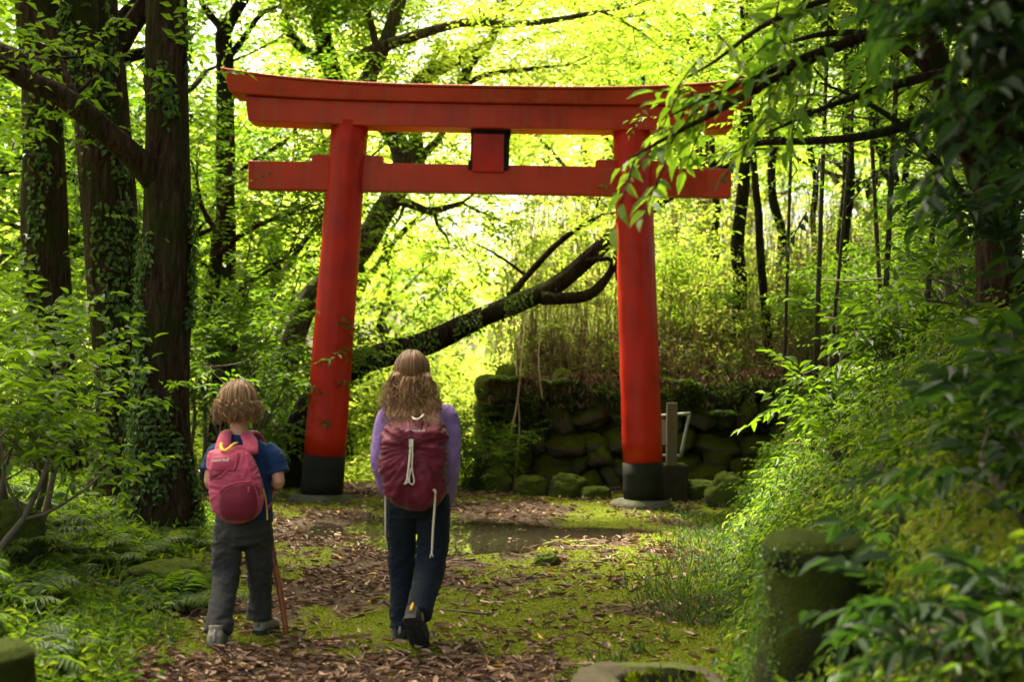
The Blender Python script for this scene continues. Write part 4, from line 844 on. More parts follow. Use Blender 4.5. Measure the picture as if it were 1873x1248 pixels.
# big winding tree behind the left pillar
fw = foot(507, 860, 21.0)
tw = np.array([fw, *wp_([(510, 780), (520, 690), (548, 590), (580, 530), (630, 490), (672, 440), (695, 395), (722, 355), (738, 300), (728, 262), (712, 236), (690, 205), (668, 160), (691, 109), (711, 60), (731, 0), (745, -70)], 20.0)])
rw = .84 * np.array([.3, .2, .19, .19, .19, .2, .21, .2, .19, .18, .17, .165, .16, .14, .13, .12, .115, .08])
lw_ = [(wp_([(716, 366), (735, 345), (757, 325), (764, 300), (759, 245), (752, 200), (757, 162), (790, 132), (834, 106), (867, 97), (900, 70), (930, -20)], [20.0, 20.3, 20.6, 20.9, 21.2, 21.4, 21.5, 21.5, 21.5, 21.5, 21.5, 21.5]), [.12, .12, .115, .115, .11, .115, .11, .12, .125, .11, .07, .05], 4),
       (wp_([(764, 292), (785, 272), (803, 254), (815, 230)], 20.9), [.085, .065, .055, .04], 2), (wp_([(840, 190), (848, 160), (853, 129), (873, 100), (895, 73), (905, 40)], 21.3), [.085, .08, .078, .078, .05, .03], 2), (wp_([(858, 150), (885, 138), (920, 130), (980, 124), (1040, 118)], 21.3), [.05, .045, .035, .03, .02], 3), (wp_([(757, 245), (735, 240), (712, 256)], 21.2), [.05, .045, .03], 1),
       (wp_([(728, 366), (752, 374), (785, 386), (815, 380), (845, 371)], 19.8), [.07, .06, .055, .045, .03], 2), (wp_([(740, 372), (730, 400), (715, 420)], 19.9), [.03, .02, .01], 0), (wp_([(795, 385), (800, 412), (815, 430), (822, 446)], 19.8), [.03, .025, .02, .012], 1),
       (wp_([(640, 113), (688, 89), (744, 70), (800, 52), (860, 40), (930, 44), (1000, 38), (1100, 20)], 19.6), [.09, .085, .08, .065, .06, .05, .045, .03], 4), (wp_([(693, 120), (683, 60), (672, 20), (660, -20)], 20.2), [.06, .05, .05, .04], 3)]
tE = tree('winding_tree', fw, tw, rw, lw_, M['bark_pale'], M['bright'], 2500, 'grey-brown forking trunk that winds up behind the left gate pillar and tie beam', 'tree', None, 35, .10, .04, 9, .5, .6)
# further stems stand behind the lintel
fy = foot(628, 860, 22.0)
ty_ = np.array([fy, *wp_([(626, 600), (628, 400), (628, 250), (612, 150), (600, 105), (590, 62), (586, 38), (598, 14), (640, 4), (690, -4), (760, -20)], 21.5)])
tG = tree('crooked_tree', fy, ty_, [.16, .15, .14, .13, .14, .14, .13, .13, .13, .12, .10, .06], [(wp_([(600, 105), (570, 100), (548, 84), (528, 56), (519, 36), (530, 14), (552, 0), (575, -20)], 21.7), [.08, .08, .075, .08, .085, .085, .07, .05], 3)], M['bark_far'], M['bright'], 1300, 'black crooked stem with an S-bend rising above the left half of the lintel', 'tree', None, 37, .10, .04, 9, .5, .6)
fz = foot(412, 880, 20.0)
tz = np.array([fz, *wp_([(410, 700), (413, 500), (412, 300), (412, 180), (411, 100), (409, 62), (428, 25), (450, -10), (470, -60)], 19.5)])
tH = tree('forked_tree', fz, tz, [.2, .16, .14, .13, .12, .12, .11, .09, .08, .05], [(wp_([(409, 66), (400, 45), (380, 22), (365, -5)], 19.5), [.07, .055, .05, .04], 2), (wp_([(413, 108), (432, 88), (455, 55), (478, 25), (510, 10)], 19.7), [.06, .05, .04, .035, .02], 2)], M['bark_far'], M['mid'], 1200, 'dark Y-shaped trunk rising just beyond the left tip of the lintel', 'tree', None, 38, .09, .04, 9, .45, .5)
# slim tree left of the gate
fj = foot(400, 900, 17.4)
tj = np.array([fj, *wp_([(410, 720), (402, 660), (388, 600), (386, 540), (395, 480), (400, 420), (420, 330), (425, 250)], 17.6)])
tJ = tree('young_tree', fj, tj, [.19, .15, .14, .115, .10, .085, .07, .055, .035], [(wp_([(404, 665), (425, 650), (432, 620)], 17.6), [.06, .05, .03], 1), (wp_([(388, 560), (420, 545), (450, 520), (500, 490)], 17.4), [.04, .035, .03, .02], 4), (wp_([(395, 470), (440, 430), (500, 400), (560, 380)], 17.2), [.04, .035, .025, .015], 5), (wp_([(400, 430), (370, 380), (360, 330)], 17.7), [.04, .03, .02], 4), (wp_([(420, 330), (470, 290), (520, 262)], 17.6), [.03, .025, .02], 4), (wp_([(386, 610), (352, 632), (340, 640)], 17.5), [.025, .02, .012], 1)], M['bark'], M['mid'], 1000, 'slim dark stem with layered leafy boughs between the left trunks and the gate', 'tree', None, 39, .085, .036, 9, .42, .38)
# thin trunks on the slope to the right
thin = [((1362, 270), (1354, 520), .095, 20.5, 'grey thin trunk just outside the right end of the tie beam'), ((1378, 290), (1394, 500), .055, 19.5, 'slender trunk leaning across the grey trunk beyond the tie beam end'), ((1414, 240), (1428, 490), .07, 22, 'thin dark trunk second from the tie beam end'),
        ((1552, 170), (1540, 530), .085, 19.5, 'straight dark trunk midway between the gate and the dark corner'), ((1600, 220), (1662, 400), .085, 19, 'thin trunk leaning hard to one side on the slope'), ((1668, 180), (1650, 420), .05, 21, 'very thin upright trunk crossing the leaning one'),
        ((1714, 230), (1722, 430), .06, 20, 'short looking thin trunk deep in the slope thicket'), ((1738, 180), (1800, 370), .075, 14.5, 'brown leaning trunk before the dark corner'), ((1305, 330), (1312, 520), .06, 22.5, 'pale thin trunk behind the right end of the tie beam'), ((1480, 200), (1492, 470), .05, 23, 'faint thin trunk between two darker ones on the slope')]
for q, (a_, b_, r_, Yd, lab) in enumerate(thin):
    pb = P(*b_, Yd); pt_ = P(*a_, Yd); d_ = pt_ - pb; gz = h1(pb[0], Yd); low = pb - d_ / max(d_[2], .3) * (pb[2] - gz + .15); hi = pt_ + d_ / np.linalg.norm(d_) * 2.6
    wob = lambda s_: np.array((rng.normal(0, s_), rng.normal(0, s_), 0)); mid_ = (pb + pt_) / 2 + wob(.045); m2_ = pb * .75 + pt_ * .25 + wob(.03); m3_ = pb * .25 + pt_ * .75 + wob(.03); ri = np.random.default_rng(50 + q)
    lim = [([hi - d_ / np.linalg.norm(d_) * s_q, hi - d_ / np.linalg.norm(d_) * s_q + np.array((ri.normal(0, .6), ri.normal(0, .6), .5))], [r_ * .35, r_ * .2], 3) for s_q in (0, .7, 1.5, 2.4)]
    tree('thin_tree', (low[0], low[1], low[2]), [low, pb, m2_, mid_, m3_, pt_, hi], [r_ * 1.2, r_ * 1.05, r_ * 1.03, r_, r_ * .96, r_ * .9, r_ * .5], lim, M['bark_far'], M['bright'] if q % 2 else M['mid'], 420, lab, 'tree', None, 60 + q, .09, .038, 9, .42, .45, 2, sides=10)

# saplings that stand close together on the bank, right of the gate
rng = np.random.default_rng(64)
sap = [((1512, 110), (1498, 500), .026, 15.0, 'sapling stem nearest the gate among the bank saplings'), ((1583, 60), (1604, 440), .022, 14.0, 'sapling crossing behind the level bough'), ((1640, 140), (1622, 500), .028, 13.0, 'straight brown sapling in the middle of the bank thicket'), ((1688, 90), (1762, 430), .030, 12.5, 'sapling leaning over towards the gate on the bank'),
       ((1452, 120), (1440, 500), .020, 16.5, 'thinnest sapling close to the end of the tie beam'), ((1822, 170), (1792, 540), .026, 11.5, 'sapling under the black leaves near the frame edge'), ((1560, 200), (1530, 540), .018, 13.5, 'whip-thin sapling slanting beside a straight trunk'), ((1735, 60), (1700, 500), .024, 12.0, 'upright sapling before the leaning brown trunk')]
for q, (a_, b_, r_, Yd, lab) in enumerate(sap):
    pb = P(*b_, Yd); pt_ = P(*a_, Yd); d_ = pt_ - pb; gz = h1(pb[0], Yd); low = pb - d_ / max(d_[2], .3) * (pb[2] - gz + .1); hi = pt_ + d_ / np.linalg.norm(d_) * 1.2; m1 = pb * .6 + pt_ * .4 + rng.normal(0, .004, 3); lim = []
    for u in (.45, .7, .9): c_ = pb * (1 - u) + pt_ * u; lim.append(([c_, c_ + np.array((rng.normal(-.1, .25), rng.normal(0, .25), .22)), c_ + np.array((rng.normal(-.2, .5), rng.normal(0, .4), .36))], [r_ * .5, r_ * .35, r_ * .2], 2))
    tree('sapling', low, [low, pb, m1, pt_, hi], [r_ * 1.2, r_, r_ * .95, r_ * .8, r_ * .3], lim, M['bark_pale'], M['mid'], 90, lab, 'tree', None, 640 + q, .075, .032, 8, .32, .25, 2, sides=8)
# ------------------------------------------------------------------ trees that fill the woodland behind
def wood_tree(seed, h, r, nsp, leaf, ll):
    """A broad crown on a bent stem, standing at the origin."""
    rng = np.random.default_rng(seed); g = G(); tips = []; pts = [np.array((0, 0, -.2))]
    for i in range(6): pts.append(np.array((rng.normal(0, .18) * i * .4, rng.normal(0, .18) * i * .4, h * .5 * (i + 1) / 6)))
    tube(g, pts, np.linspace(r, r * .7, 7), 12, .3, .1, seed)
    for i in range(7):
        b = pts[2 + i % 5]; a = i * 2.4; d = np.array((math.cos(a), math.sin(a), .45 + .1 * (i % 5))); grow(rng, g, tips, b, d, h * .26, r * .5, 1, 3, .2, .3, (2, 4), .4)
    c = G(); crown(c, rng, tips, nsp, 9, ll, ll * .42, .65, .55, .25, 0, (.05, .95)); return g, c
protos = []
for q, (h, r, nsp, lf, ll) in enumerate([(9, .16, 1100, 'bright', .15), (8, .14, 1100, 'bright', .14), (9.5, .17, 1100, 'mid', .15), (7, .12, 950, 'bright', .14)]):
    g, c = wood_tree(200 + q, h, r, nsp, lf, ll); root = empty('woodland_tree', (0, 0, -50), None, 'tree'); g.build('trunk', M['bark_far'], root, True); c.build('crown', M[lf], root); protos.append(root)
rng = np.random.default_rng(77)
spots = [(-4.9, 27, 0), (1.8, 32, 3), (4.2, 28, 0), (-7.5, 26, 2), (-10, 24, 2), (7.6, 27, 3), (9.6, 24, 2), (11.5, 27, 1), (-3.9, 35, 0), (4.4, 35, 1), (8.4, 34, 0), (-6.4, 35, 3), (-10.5, 33, 1), (12.5, 34, 0), (-13, 30, 0), (2.3, 42, 0), (-4.2, 43, 1), (7, 44, 2), (-9, 44, 0), (13, 43, 1), (-14, 42, 2), (-6.8, 21.5, 2), (-9.6, 19.5, 2), (7.6, 21, 2), (9.2, 18.5, 2)]
used = set(); labs = ['bright yellow-green tree among the sunlit woodland behind the gate', 'bright spreading tree among the sunlit woodland behind the gate', 'green leafy tree in the woodland behind the gate', 'low bright tree in the sunlit woodland behind the gate']
for x, y, k in spots:
    x, y = x + rng.normal(0, .3), y + rng.normal(0, .5); z = h1(x, y); s = rng.uniform(.85, 1.2); rz = rng.uniform(0, 6.28)
    if k not in used: r_ = protos[k]; r_.location = (x, y, z); r_.rotation_euler.z = rz; r_.scale = (s, s, s); r_['label'] = labs[k]; r_['group'] = 'woodland trees behind the gate, kind %s' % 'abcd'[k]; used.add(k)
    else: dup(protos[k], (x, y, z), rz, s)
# far wood: one mass of foliage
rng = np.random.default_rng(99); n = 15000
x = rng.uniform(-38, 38, n); y = rng.uniform(47, 66, n); z = rng.uniform(0, 1, n) ** 1.15 * (13 + 5 * (fbm(np.stack([x * .15, y * .1, x * 0], 1), 8, 3) - .5) - .03 * np.abs(x))
o_ = np.stack([x, y, z], 1); gap = fbm(o_ * .28, 17, 3) > .48 + .07 * (z > 6); o_ = o_[gap]; n = len(o_)
d = rng.normal(0, 1, (n, 3)); d[:, 2] *= .3; g = G(); sprays(g, rng, o_, d, 1.1, 7, .34, .16, .15 + .8 * fbm(o_ * .3, 6, 3), 0, .3, 1.0, .3); tag(g.build('far_wood', M['bright']), kind='stuff')

# ------------------------------------------------------------------ shrubs
def shrub_geo(seed, rad, h, nst, nsp, ll, lw, k=8, Ls=.35, detail=1, tint=(.15, .85), droop=.3, lean=(0, 0)):
    rng = np.random.default_rng(seed); g, c, tips = G(), G(), []
    for i in range(nst):
        a = rng.uniform(0, 6.28); d = np.array((math.cos(a) * .5 + lean[0], math.sin(a) * .5 + lean[1], 1.0)); grow(rng, g, tips, np.array((math.cos(a), math.sin(a), 0)) * rad * .12 + (0, 0, -.05), d, h * rng.uniform(.45, .65), .018 + .006 * h, 1, 3, .1, .3, (2, 4), .2)
    crown(c, rng, tips, nsp, k, ll, lw, Ls, rad * .16, droop, detail, tint, .2, .3, .7); return g, c
def shrub(px, py, Yd, seed, rad, h, nst, nsp, ll, lw, leaf, label, group=None, **kw):
    p = P(px, py, Yd); g, c = shrub_geo(seed, rad, h, nst, nsp, ll, lw, **kw); r_ = empty('shrub', (p[0], Yd, h1(p[0], Yd)), label, 'shrub', group); g.build('stems', M['twig'], r_, True); c.build('foliage', M[leaf], r_); return r_
shrub(40, 900, 9.8, 301, .9, 1.8, 6, 300, .10, .042, 'fresh', 'tall light green shrub with pale bare stems before the left trunks', Ls=.4)
shrub(-60, 930, 8.6, 302, .7, 1.6, 5, 160, .10, .04, 'fresh', 'light green shrub cut by the frame edge beside the pale stemmed one', Ls=.4)
shrub(430, 900, 17.0, 303, .8, 2.6, 5, 380, .10, .045, 'mid', 'shrub with broad leaves beside the slim dark stem left of the gate', Ls=.4)
shrub(500, 880, 18.5, 304, .7, 1.7, 5, 380, .08, .034, 'mid', 'bushy shrub in the gap between smaller walker and left pillar', Ls=.35)
shrub(350, 900, 16.5, 305, 1.0, 2.4, 6, 620, .085, .036, 'mid', 'dense shrub filling the gap beside the ivy-clad trunk')
shrub(180, 890, 16.5, 306, 1.0, 2.2, 6, 600, .085, .036, 'mid', 'shrub between the two thickest left trunks')
shrub(20, 890, 17.0, 307, 1.1, 2.6, 6, 600, .085, .036, 'mid', 'tall shrub behind the farthest left trunk')
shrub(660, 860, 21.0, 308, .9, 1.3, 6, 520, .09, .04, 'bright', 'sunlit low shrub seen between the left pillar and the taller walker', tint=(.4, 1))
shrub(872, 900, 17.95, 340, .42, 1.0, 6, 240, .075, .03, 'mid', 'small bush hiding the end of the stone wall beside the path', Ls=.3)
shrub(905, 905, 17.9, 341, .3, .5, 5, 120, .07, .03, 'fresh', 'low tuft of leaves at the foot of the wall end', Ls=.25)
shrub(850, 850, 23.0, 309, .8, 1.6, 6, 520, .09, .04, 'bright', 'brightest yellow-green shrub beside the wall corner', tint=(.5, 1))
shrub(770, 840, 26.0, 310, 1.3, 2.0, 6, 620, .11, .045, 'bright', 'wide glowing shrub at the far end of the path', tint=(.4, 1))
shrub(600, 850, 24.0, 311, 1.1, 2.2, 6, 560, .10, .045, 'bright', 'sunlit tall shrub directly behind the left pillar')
shrub(450, 870, 22.0, 312, 1.2, 2.2, 6, 560, .10, .045, 'mid', 'green shrub far behind the smaller walker')
# right bank: broad-leaved bushes
shrub(1550, 740, 12.0, 320, .5, .5, 6, 75, .12, .05, 'fresh', 'broad-leaved bush leaning out over the bank towards the sign stand', lean=(-.55, 0), Ls=.42, droop=.35)
shrub(1670, 730, 11.6, 321, .5, .55, 6, 70, .115, .048, 'fresh', 'broad-leaved bush on the bank crest midway to the frame edge', lean=(-.3, 0), Ls=.42, droop=.35)
shrub(1790, 700, 11.0, 322, .55, .7, 6, 90, .11, .046, 'mid', 'dusky bush on the bank crest under the dry stalks', lean=(-.2, 0), Ls=.42, droop=.35)
shrub(1600, 600, 15.5, 323, 1.0, 1.2, 6, 420, .075, .032, 'mid', 'small-leaved bush on the slope behind the two dry stalks')
shrub(1750, 560, 14.5, 324, 1.1, 1.5, 6, 420, .08, .034, 'mid', 'taller small-leaved bush on the slope near the dark corner')
shrub(1440, 560, 19.5, 325, .9, 1.2, 6, 420, .08, .034, 'mid', 'bush at the top of the wall behind the right pillar')
shrub(1250, 560, 21.5, 326, .9, 1.1, 6, 420, .08, .034, 'bright', 'pale green bush on the slope seen past the right pillar')
# near plants at the right edge
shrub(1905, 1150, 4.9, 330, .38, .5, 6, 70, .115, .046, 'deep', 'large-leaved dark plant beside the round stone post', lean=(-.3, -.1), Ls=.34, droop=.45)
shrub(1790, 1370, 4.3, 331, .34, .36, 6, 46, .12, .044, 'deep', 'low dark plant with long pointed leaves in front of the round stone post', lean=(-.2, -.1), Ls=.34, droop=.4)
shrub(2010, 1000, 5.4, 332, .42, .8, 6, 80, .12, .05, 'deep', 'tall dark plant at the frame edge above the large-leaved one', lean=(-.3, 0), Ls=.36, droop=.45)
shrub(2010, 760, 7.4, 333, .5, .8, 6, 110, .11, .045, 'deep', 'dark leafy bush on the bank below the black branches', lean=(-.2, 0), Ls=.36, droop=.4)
shrub(1440, 1290, 3.9, 334, .30, .62, 6, 34, .10, .045, 'fresh', 'out of focus sprig of pale leaves in front of the stone post', lean=(-.3, -.1), Ls=.3, droop=.3)
shrub(1500, 1330, 3.6, 335, .28, .34, 5, 26, .10, .045, 'fresh', 'blurred leafy sprig lowest before the stone post', lean=(-.1, -.1), Ls=.3, droop=.3)

# ------------------------------------------------------------------ overhanging boughs from the right
def bough_tree(base, Yd0, trunk, tr, limbs, label, seed, leaf, nsp, ll, lw, Ls, spread, tint, k=7, droop=.42, detail=1, bark='bark'):
    rng = np.random.default_rng(seed); loc = np.asarray(base, float); root = empty('overhanging_tree', loc, label, 'tree'); g, c = G(), G(); tube(g, np.asarray(trunk) - loc, tr, 14, .15, .1, seed)
    for lp, lr, n_ in limbs:
        lp = np.asarray(lp, float) - loc; tube(g, lp, lr, 8, .08, .06, seed); p, _ = resample(lp, lr, .02); t = nrm(np.gradient(p, axis=0)); idx = (rng.uniform(.12, 1, n_) ** .8 * (len(p) - 1)).astype(int)
        O = p[idx] + rng.normal(0, spread, (n_, 3)); d = t[idx] * .7 + rng.normal(0, .55, (n_, 3)) + np.array((-.15, 0, -.35)); sprays(c, rng, O, d, Ls * rng.uniform(.6, 1.2, n_), k, ll, lw, tint[0] + (tint[1] - tint[0]) * rng.uniform(0, 1, n_), detail, droop, 1.0, .3, twig=g)
    g.build('trunk', M[bark], root, True); c.build('crown', M[leaf], root); return root
b0 = np.array((2.9, 7.2, h1(2.9, 7.2))); 
bough_tree(b0, 7, [b0 - (0, 0, .1), b0 + (-.05, -.1, 1.2), b0 + (-.2, -.4, 2.4), b0 + (-.4, -.8, 3.6)], [.10, .085, .07, .05],
    [(wp_([(1900, -60), (1760, 20), (1600, 60), (1480, 110), (1380, 165), (1290, 215), (1200, 262), (1150, 290)], [6.4, 6.3, 6.2, 6.1, 6.0, 5.95, 5.9, 5.9]), [.04, .03, .024, .02, .016, .012, .008, .004], 12),
     (wp_([(1760, 20), (1600, -20), (1480, 10), (1390, 50), (1310, 110), (1240, 150)], [6.3, 6.2, 6.1, 6.0, 6.0, 6.0]), [.024, .02, .016, .012, .008, .004], 10), (wp_([(1560, 70), (1480, 100), (1410, 130), (1350, 155), (1290, 180), (1225, 212)], [6.1, 6.05, 6.0, 6.0, 6.0, 6.0]), [.018, .015, .012, .010, .007, .004], 12),
     (wp_([(1900, 150), (1760, 130), (1620, 160), (1500, 200), (1400, 245)], [6.6, 6.5, 6.4, 6.3, 6.2]), [.03, .025, .02, .012, .005], 8)],
    'slender tree whose broad green leaves hang over the right end of the torii', 411, 'lit_look', 0, .105, .046, .28, .05, (.1, .9))
b1 = np.array((3.3, 9.5, h1(3.3, 9.5)))
bough_tree(b1, 9, [b1 - (0, 0, .1), *wp_([(1850, 560), (1812, 380), (1775, 260), (1720, 130), (1690, 20), (1660, -80)], 8.8)], [.13, .11, .10, .09, .075, .06, .05],
    [(wp_([(1790, 300), (1740, 250), (1700, 215), (1640, 235), (1560, 252), (1470, 258), (1380, 263), (1335, 292)], [8.8, 8.6, 8.5, 8.4, 8.4, 8.4, 8.4, 8.4]), [.05, .04, .032, .028, .026, .022, .018, .006], 7),
     (wp_([(1760, 230), (1700, 130), (1620, 70), (1520, 60), (1430, 80)], 8.7), [.045, .035, .028, .02, .008], 5), (wp_([(1830, 440), (1740, 330), (1660, 240), (1590, 190), (1500, 150)], 8.2), [.03, .025, .02, .015, .006], 3), (wp_([(1800, 340), (1850, 220), (1900, 100)], 8.6), [.05, .04, .03], 16)],
    'leaning dark tree on the bank with a long level bough', 412, 'deep', 0, .075, .034, .28, .16, (.1, .9), 8, .35)
b2_ = np.array((2.6, 5.2, h1(2.6, 5.2)))
bough_tree(b2_, 5, [b2_ - (0, 0, .1), b2_ + (-.1, 0, 1.0), *wp_([(1980, 200), (1930, 60), (1890, -90)], 4.9)], [.10, .09, .08, .07, .05],
    [(wp_([(1976, 190), (1900, 150), (1800, 80), (1740, 50)], [4.9, 4.7, 4.6, 4.6]), [.04, .03, .025, .010], 30), (wp_([(1930, 60), (1860, 0), (1780, -30), (1720, -40)], [4.9, 4.6, 4.4, 4.4]), [.04, .03, .02, .01], 36), (wp_([(1979, 200), (1920, 265), (1840, 240), (1770, 230)], [4.9, 4.8, 4.8, 4.8]), [.03, .025, .02, .008], 12), (wp_([(1955, 130), (1920, 90), (1860, 110), (1790, 150)], [4.9, 4.5, 4.3, 4.2]), [.03, .025, .02, .008], 14)],
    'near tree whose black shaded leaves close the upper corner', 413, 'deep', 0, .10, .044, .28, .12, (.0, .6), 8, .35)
# added trees whose unseen crowns block sun and sky over the right bank
cv = np.random.default_rng(5)
for q, (x, y, z, lab) in enumerate([(2.7, 6.6, 4.9, 'added tree shading the path edge with its unseen crown above the round stone post'), (3.3, 9.6, 6.0, 'added tree shading the mid bank with its unseen crown over the bushes'), (3.6, 4.2, 3.9, 'added tree on the near bank with its unseen crown shading the dark corner'), (4.4, 7.5, 4.8, 'added tree on the bank shading the upper corner, mostly above the frame'), (5.2, 15.0, 7.6, 'added tall tree on the slope with its unseen crown shading the dark thicket'), (3.9, 11.5, 6.6, 'added tree farther up the bank with its unseen crown shading the slope')]):
    bz = h1(x, y); lim = high_limbs((x, y), cv, 8, z - .9, z, 2.3, .07, (-.9, .4, 0))
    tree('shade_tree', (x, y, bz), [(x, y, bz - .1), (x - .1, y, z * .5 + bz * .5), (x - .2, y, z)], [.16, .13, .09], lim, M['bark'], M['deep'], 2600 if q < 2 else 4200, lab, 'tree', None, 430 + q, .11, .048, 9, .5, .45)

# ------------------------------------------------------------------ ferns
def fern_geo(seed, nf, L, pairs=15):
    rng = np.random.default_rng(seed); g = G()
    for i in range(nf):
        a = 6.283 * i / nf + rng.uniform(-.3, .3); l = L * rng.uniform(.75, 1.15); el = rng.uniform(.5, 1.0); u = np.linspace(0, 1, 9); o = np.array((math.cos(a), math.sin(a)))
        R = l * (u * math.cos(el) * 1.1); Z = l * (u * math.sin(el) - .75 * u ** 2.2 * math.sin(el) * rng.uniform(.8, 1.2)) + .02; pts = np.stack([o[0] * R, o[1] * R, Z], 1); tn = rng.uniform(.2, .8)
        tube(g, pts, np.linspace(.005, .0015, 9), 4, .06, tint=tn * .6); p, _ = resample(pts, np.ones(9), .01); t = nrm(np.gradient(p, axis=0)); q = np.linspace(.18, .97, pairs); idx = (q * (len(p) - 1)).astype(int)
        sd_ = np.array((-o[1], o[0], 0)); ln = l * .26 * np.sin(math.pi * np.clip(q * .9 + .12, 0, 1)) ** .8
        for s in (-1, 1):
            d = sd_ * s + t[idx] * .45 + np.array((0, 0, -.2)) + rng.normal(0, .06, (pairs, 3)); leafgeo(g, p[idx], d, np.array((0, 0, 1.0)) + rng.normal(0, .15, (pairs, 3)), ln, ln * .3, np.clip(tn + rng.normal(0, .08, pairs), 0, 1), 1, .08, .15)
    return g
fmesh = [fern_geo(500 + i, n_, L).mesh('fern_fronds', M['fresh' if i % 2 else 'mid']) for i, (n_, L) in enumerate([(9, .5), (8, .42), (7, .36), (10, .55), (6, .30)])]
rng = np.random.default_rng(8); cnt = 0
def put(name, me, x, y, z, label, cat, group, s=1.0):
    o = bpy.data.objects.new(name, me); C.objects.link(o); o.location = (x, y, z); o.rotation_euler = (rng.normal(0, .08), rng.normal(0, .08), rng.uniform(0, 6.28)); o.scale = (s, s, s); return tag(o, label, cat, group)
while cnt < 120:
    y = rng.uniform(6.0, 14.5); x = rng.uniform(-.42 * y, -1.8 - .13 * (y - 7)); 
    if rng.uniform() > .35 + .65 * ss(.0, .8, -1.8 - .13 * (y - 7) - x): continue
    if abs(x - f3[0]) < .3 and abs(y - 12) < .4: continue
    put('fern', fmesh[int(rng.integers(5))], x, y, h1(x, y) - .01, 'green fern on the shady bank below the left trunks', 'fern', 'ferns on the left bank', rng.uniform(.6, 1.1)); cnt += 1
for i in range(46):
    y = rng.uniform(19, 27); x = rng.uniform(-6.5, -.9); put('fern', fmesh[int(rng.integers(5))], x, y, h1(x, y), 'sunlit fern on the open ground beyond the left gate pillar', 'fern', 'ferns beyond the gate', rng.uniform(1.0, 1.7))
for i in range(80):
    y = rng.uniform(5.6, 16.5); x = .92 + .165 * (y - 7) + rng.uniform(.25, 1.5); put('fern', fmesh[(0, 2, 4)[int(rng.integers(3))]], x, y, h1(x, y), 'fern growing out of the mossy right bank', 'fern', 'ferns on the right bank', rng.uniform(.35, .85))

gB, cB = shrub_geo(360, .22, .26, 5, 15, .085, .042, 6, .2, 1, (.1, .9), .35); gC, cC = shrub_geo(361, .2, .30, 4, 12, .11, .035, 6, .22, 1, (.1, .9), .4); sd_m = [(gB.mesh('stems', M['twig'], True), cB.mesh('foliage', M['fresh'])), (gC.mesh('stems', M['twig'], True), cC.mesh('foliage', M['mid']))]
rng = np.random.default_rng(19)
for i in range(44):
    y = rng.uniform(5.2, 15.5); x = 1.02 + .165 * (max(y, 6) - 7) + rng.uniform(.15, 1.7); k = i % 2; r_ = empty('bank_plant', (x, y, h1(x, y)), ['small broad-leaved plant rooted in the mossy right bank', 'small narrow-leaved plant rooted in the mossy right bank'][k], 'plant', ['broad-leaved plants on the bank', 'narrow-leaved plants on the bank'][k], rng.uniform(0, 6.28)); s_q = rng.uniform(.6, 1.1); r_.scale = (s_q,) * 3
    for nm, me in zip(('stems', 'foliage'), sd_m[k]): o = bpy.data.objects.new(nm, me); C.objects.link(o); o.parent = r_

# ------------------------------------------------------------------ ground cover, moss, grass, leaf litter
def ground_n(x, y, e=.03):
    return nrm(np.stack([-(H(x + e, y) - H(x - e, y)) / (2 * e), -(H(x, y + e) - H(x, y - e)) / (2 * e), np.ones(len(x))], 1))
rng = np.random.default_rng(12)
def scatter(n, xr, yr, keep):
    y = yr[0] + (yr[1] - yr[0]) * rng.uniform(0, 1, n) ** 1.4; x = xr[0] + (xr[1] - xr[0]) * rng.uniform(0, 1, n); k = rng.uniform(0, 1, n) < keep(x, y); return x[k], y[k]
# moss tufts
x, y = scatter(230000, (-3.2, 2.6), (6.2, 17.5), lambda x, y: ss(.35, .85, moss_mask(x, y)) * (H0(x, y) < .35)); n = len(x); nn = ground_n(x, y)
g = G(); leafgeo(g, np.stack([x, y, H(x, y) - .004], 1), nn + rng.normal(0, .55, (n, 3)), rng.normal(0, 1, (n, 3)), rng.uniform(.008, .017, n), rng.uniform(.006, .010, n), np.clip(.25 + .6 * fbm(np.stack([x * 2.5, y * 2.5, x * 0], 1), 3, 3) + rng.normal(0, .12, n), 0, 1), 0)
tag(g.build('moss', M['moss']), kind='stuff')
# creepers and small leaves on the right bank
x, y = scatter(90000, (.6, 4.6), (4.0, 18.4), lambda x, y: ss(.05, .4, x - (.92 + .165 * (np.clip(y, 0, 17.5) - 7))) * (.06 + .94 * (fbm(np.stack([x * 2, y * 1.4, x * 0], 1), 55, 4) > .49))); n = len(x); nn = ground_n(x, y)
off = rng.uniform(.0, .07, n); d = np.array((-.45, -.25, -.75)) + rng.normal(0, .5, (n, 3)); sz = rng.uniform(.025, .06, n)
g = G(); leafgeo(g, np.stack([x, y, H(x, y)], 1) + nn * off[:, None], d, nn + rng.normal(0, .4, (n, 3)) + np.array((0, 0, .3)), sz, sz * rng.uniform(.35, .65, n), np.clip(.15 + .75 * fbm(np.stack([x * 1.6, y * 1.6, x * 0], 1), 33, 3) + rng.normal(0, .13, n), 0, 1), 0)
tag(g.build('bank_creeper', M['bank']), kind='stuff')
x, y = scatter(4600, (.6, 4.2), (4.0, 17), lambda x, y: ss(.1, .6, x - (.92 + .165 * (y - 7)))); n = len(x); nn = ground_n(x, y)
g = G(); sprays(g, rng, np.stack([x, y, H(x, y)], 1) + nn * .03, nn * .45 + np.array((-.6, -.3, -.35)) + rng.normal(0, .35, (n, 3)), rng.uniform(.12, .34, n), 8, .06, .022, rng.uniform(0, 1, n), 0, .5, 1.0, .35); tag(g.build('bank_undergrowth', M['mid']), kind='stuff')
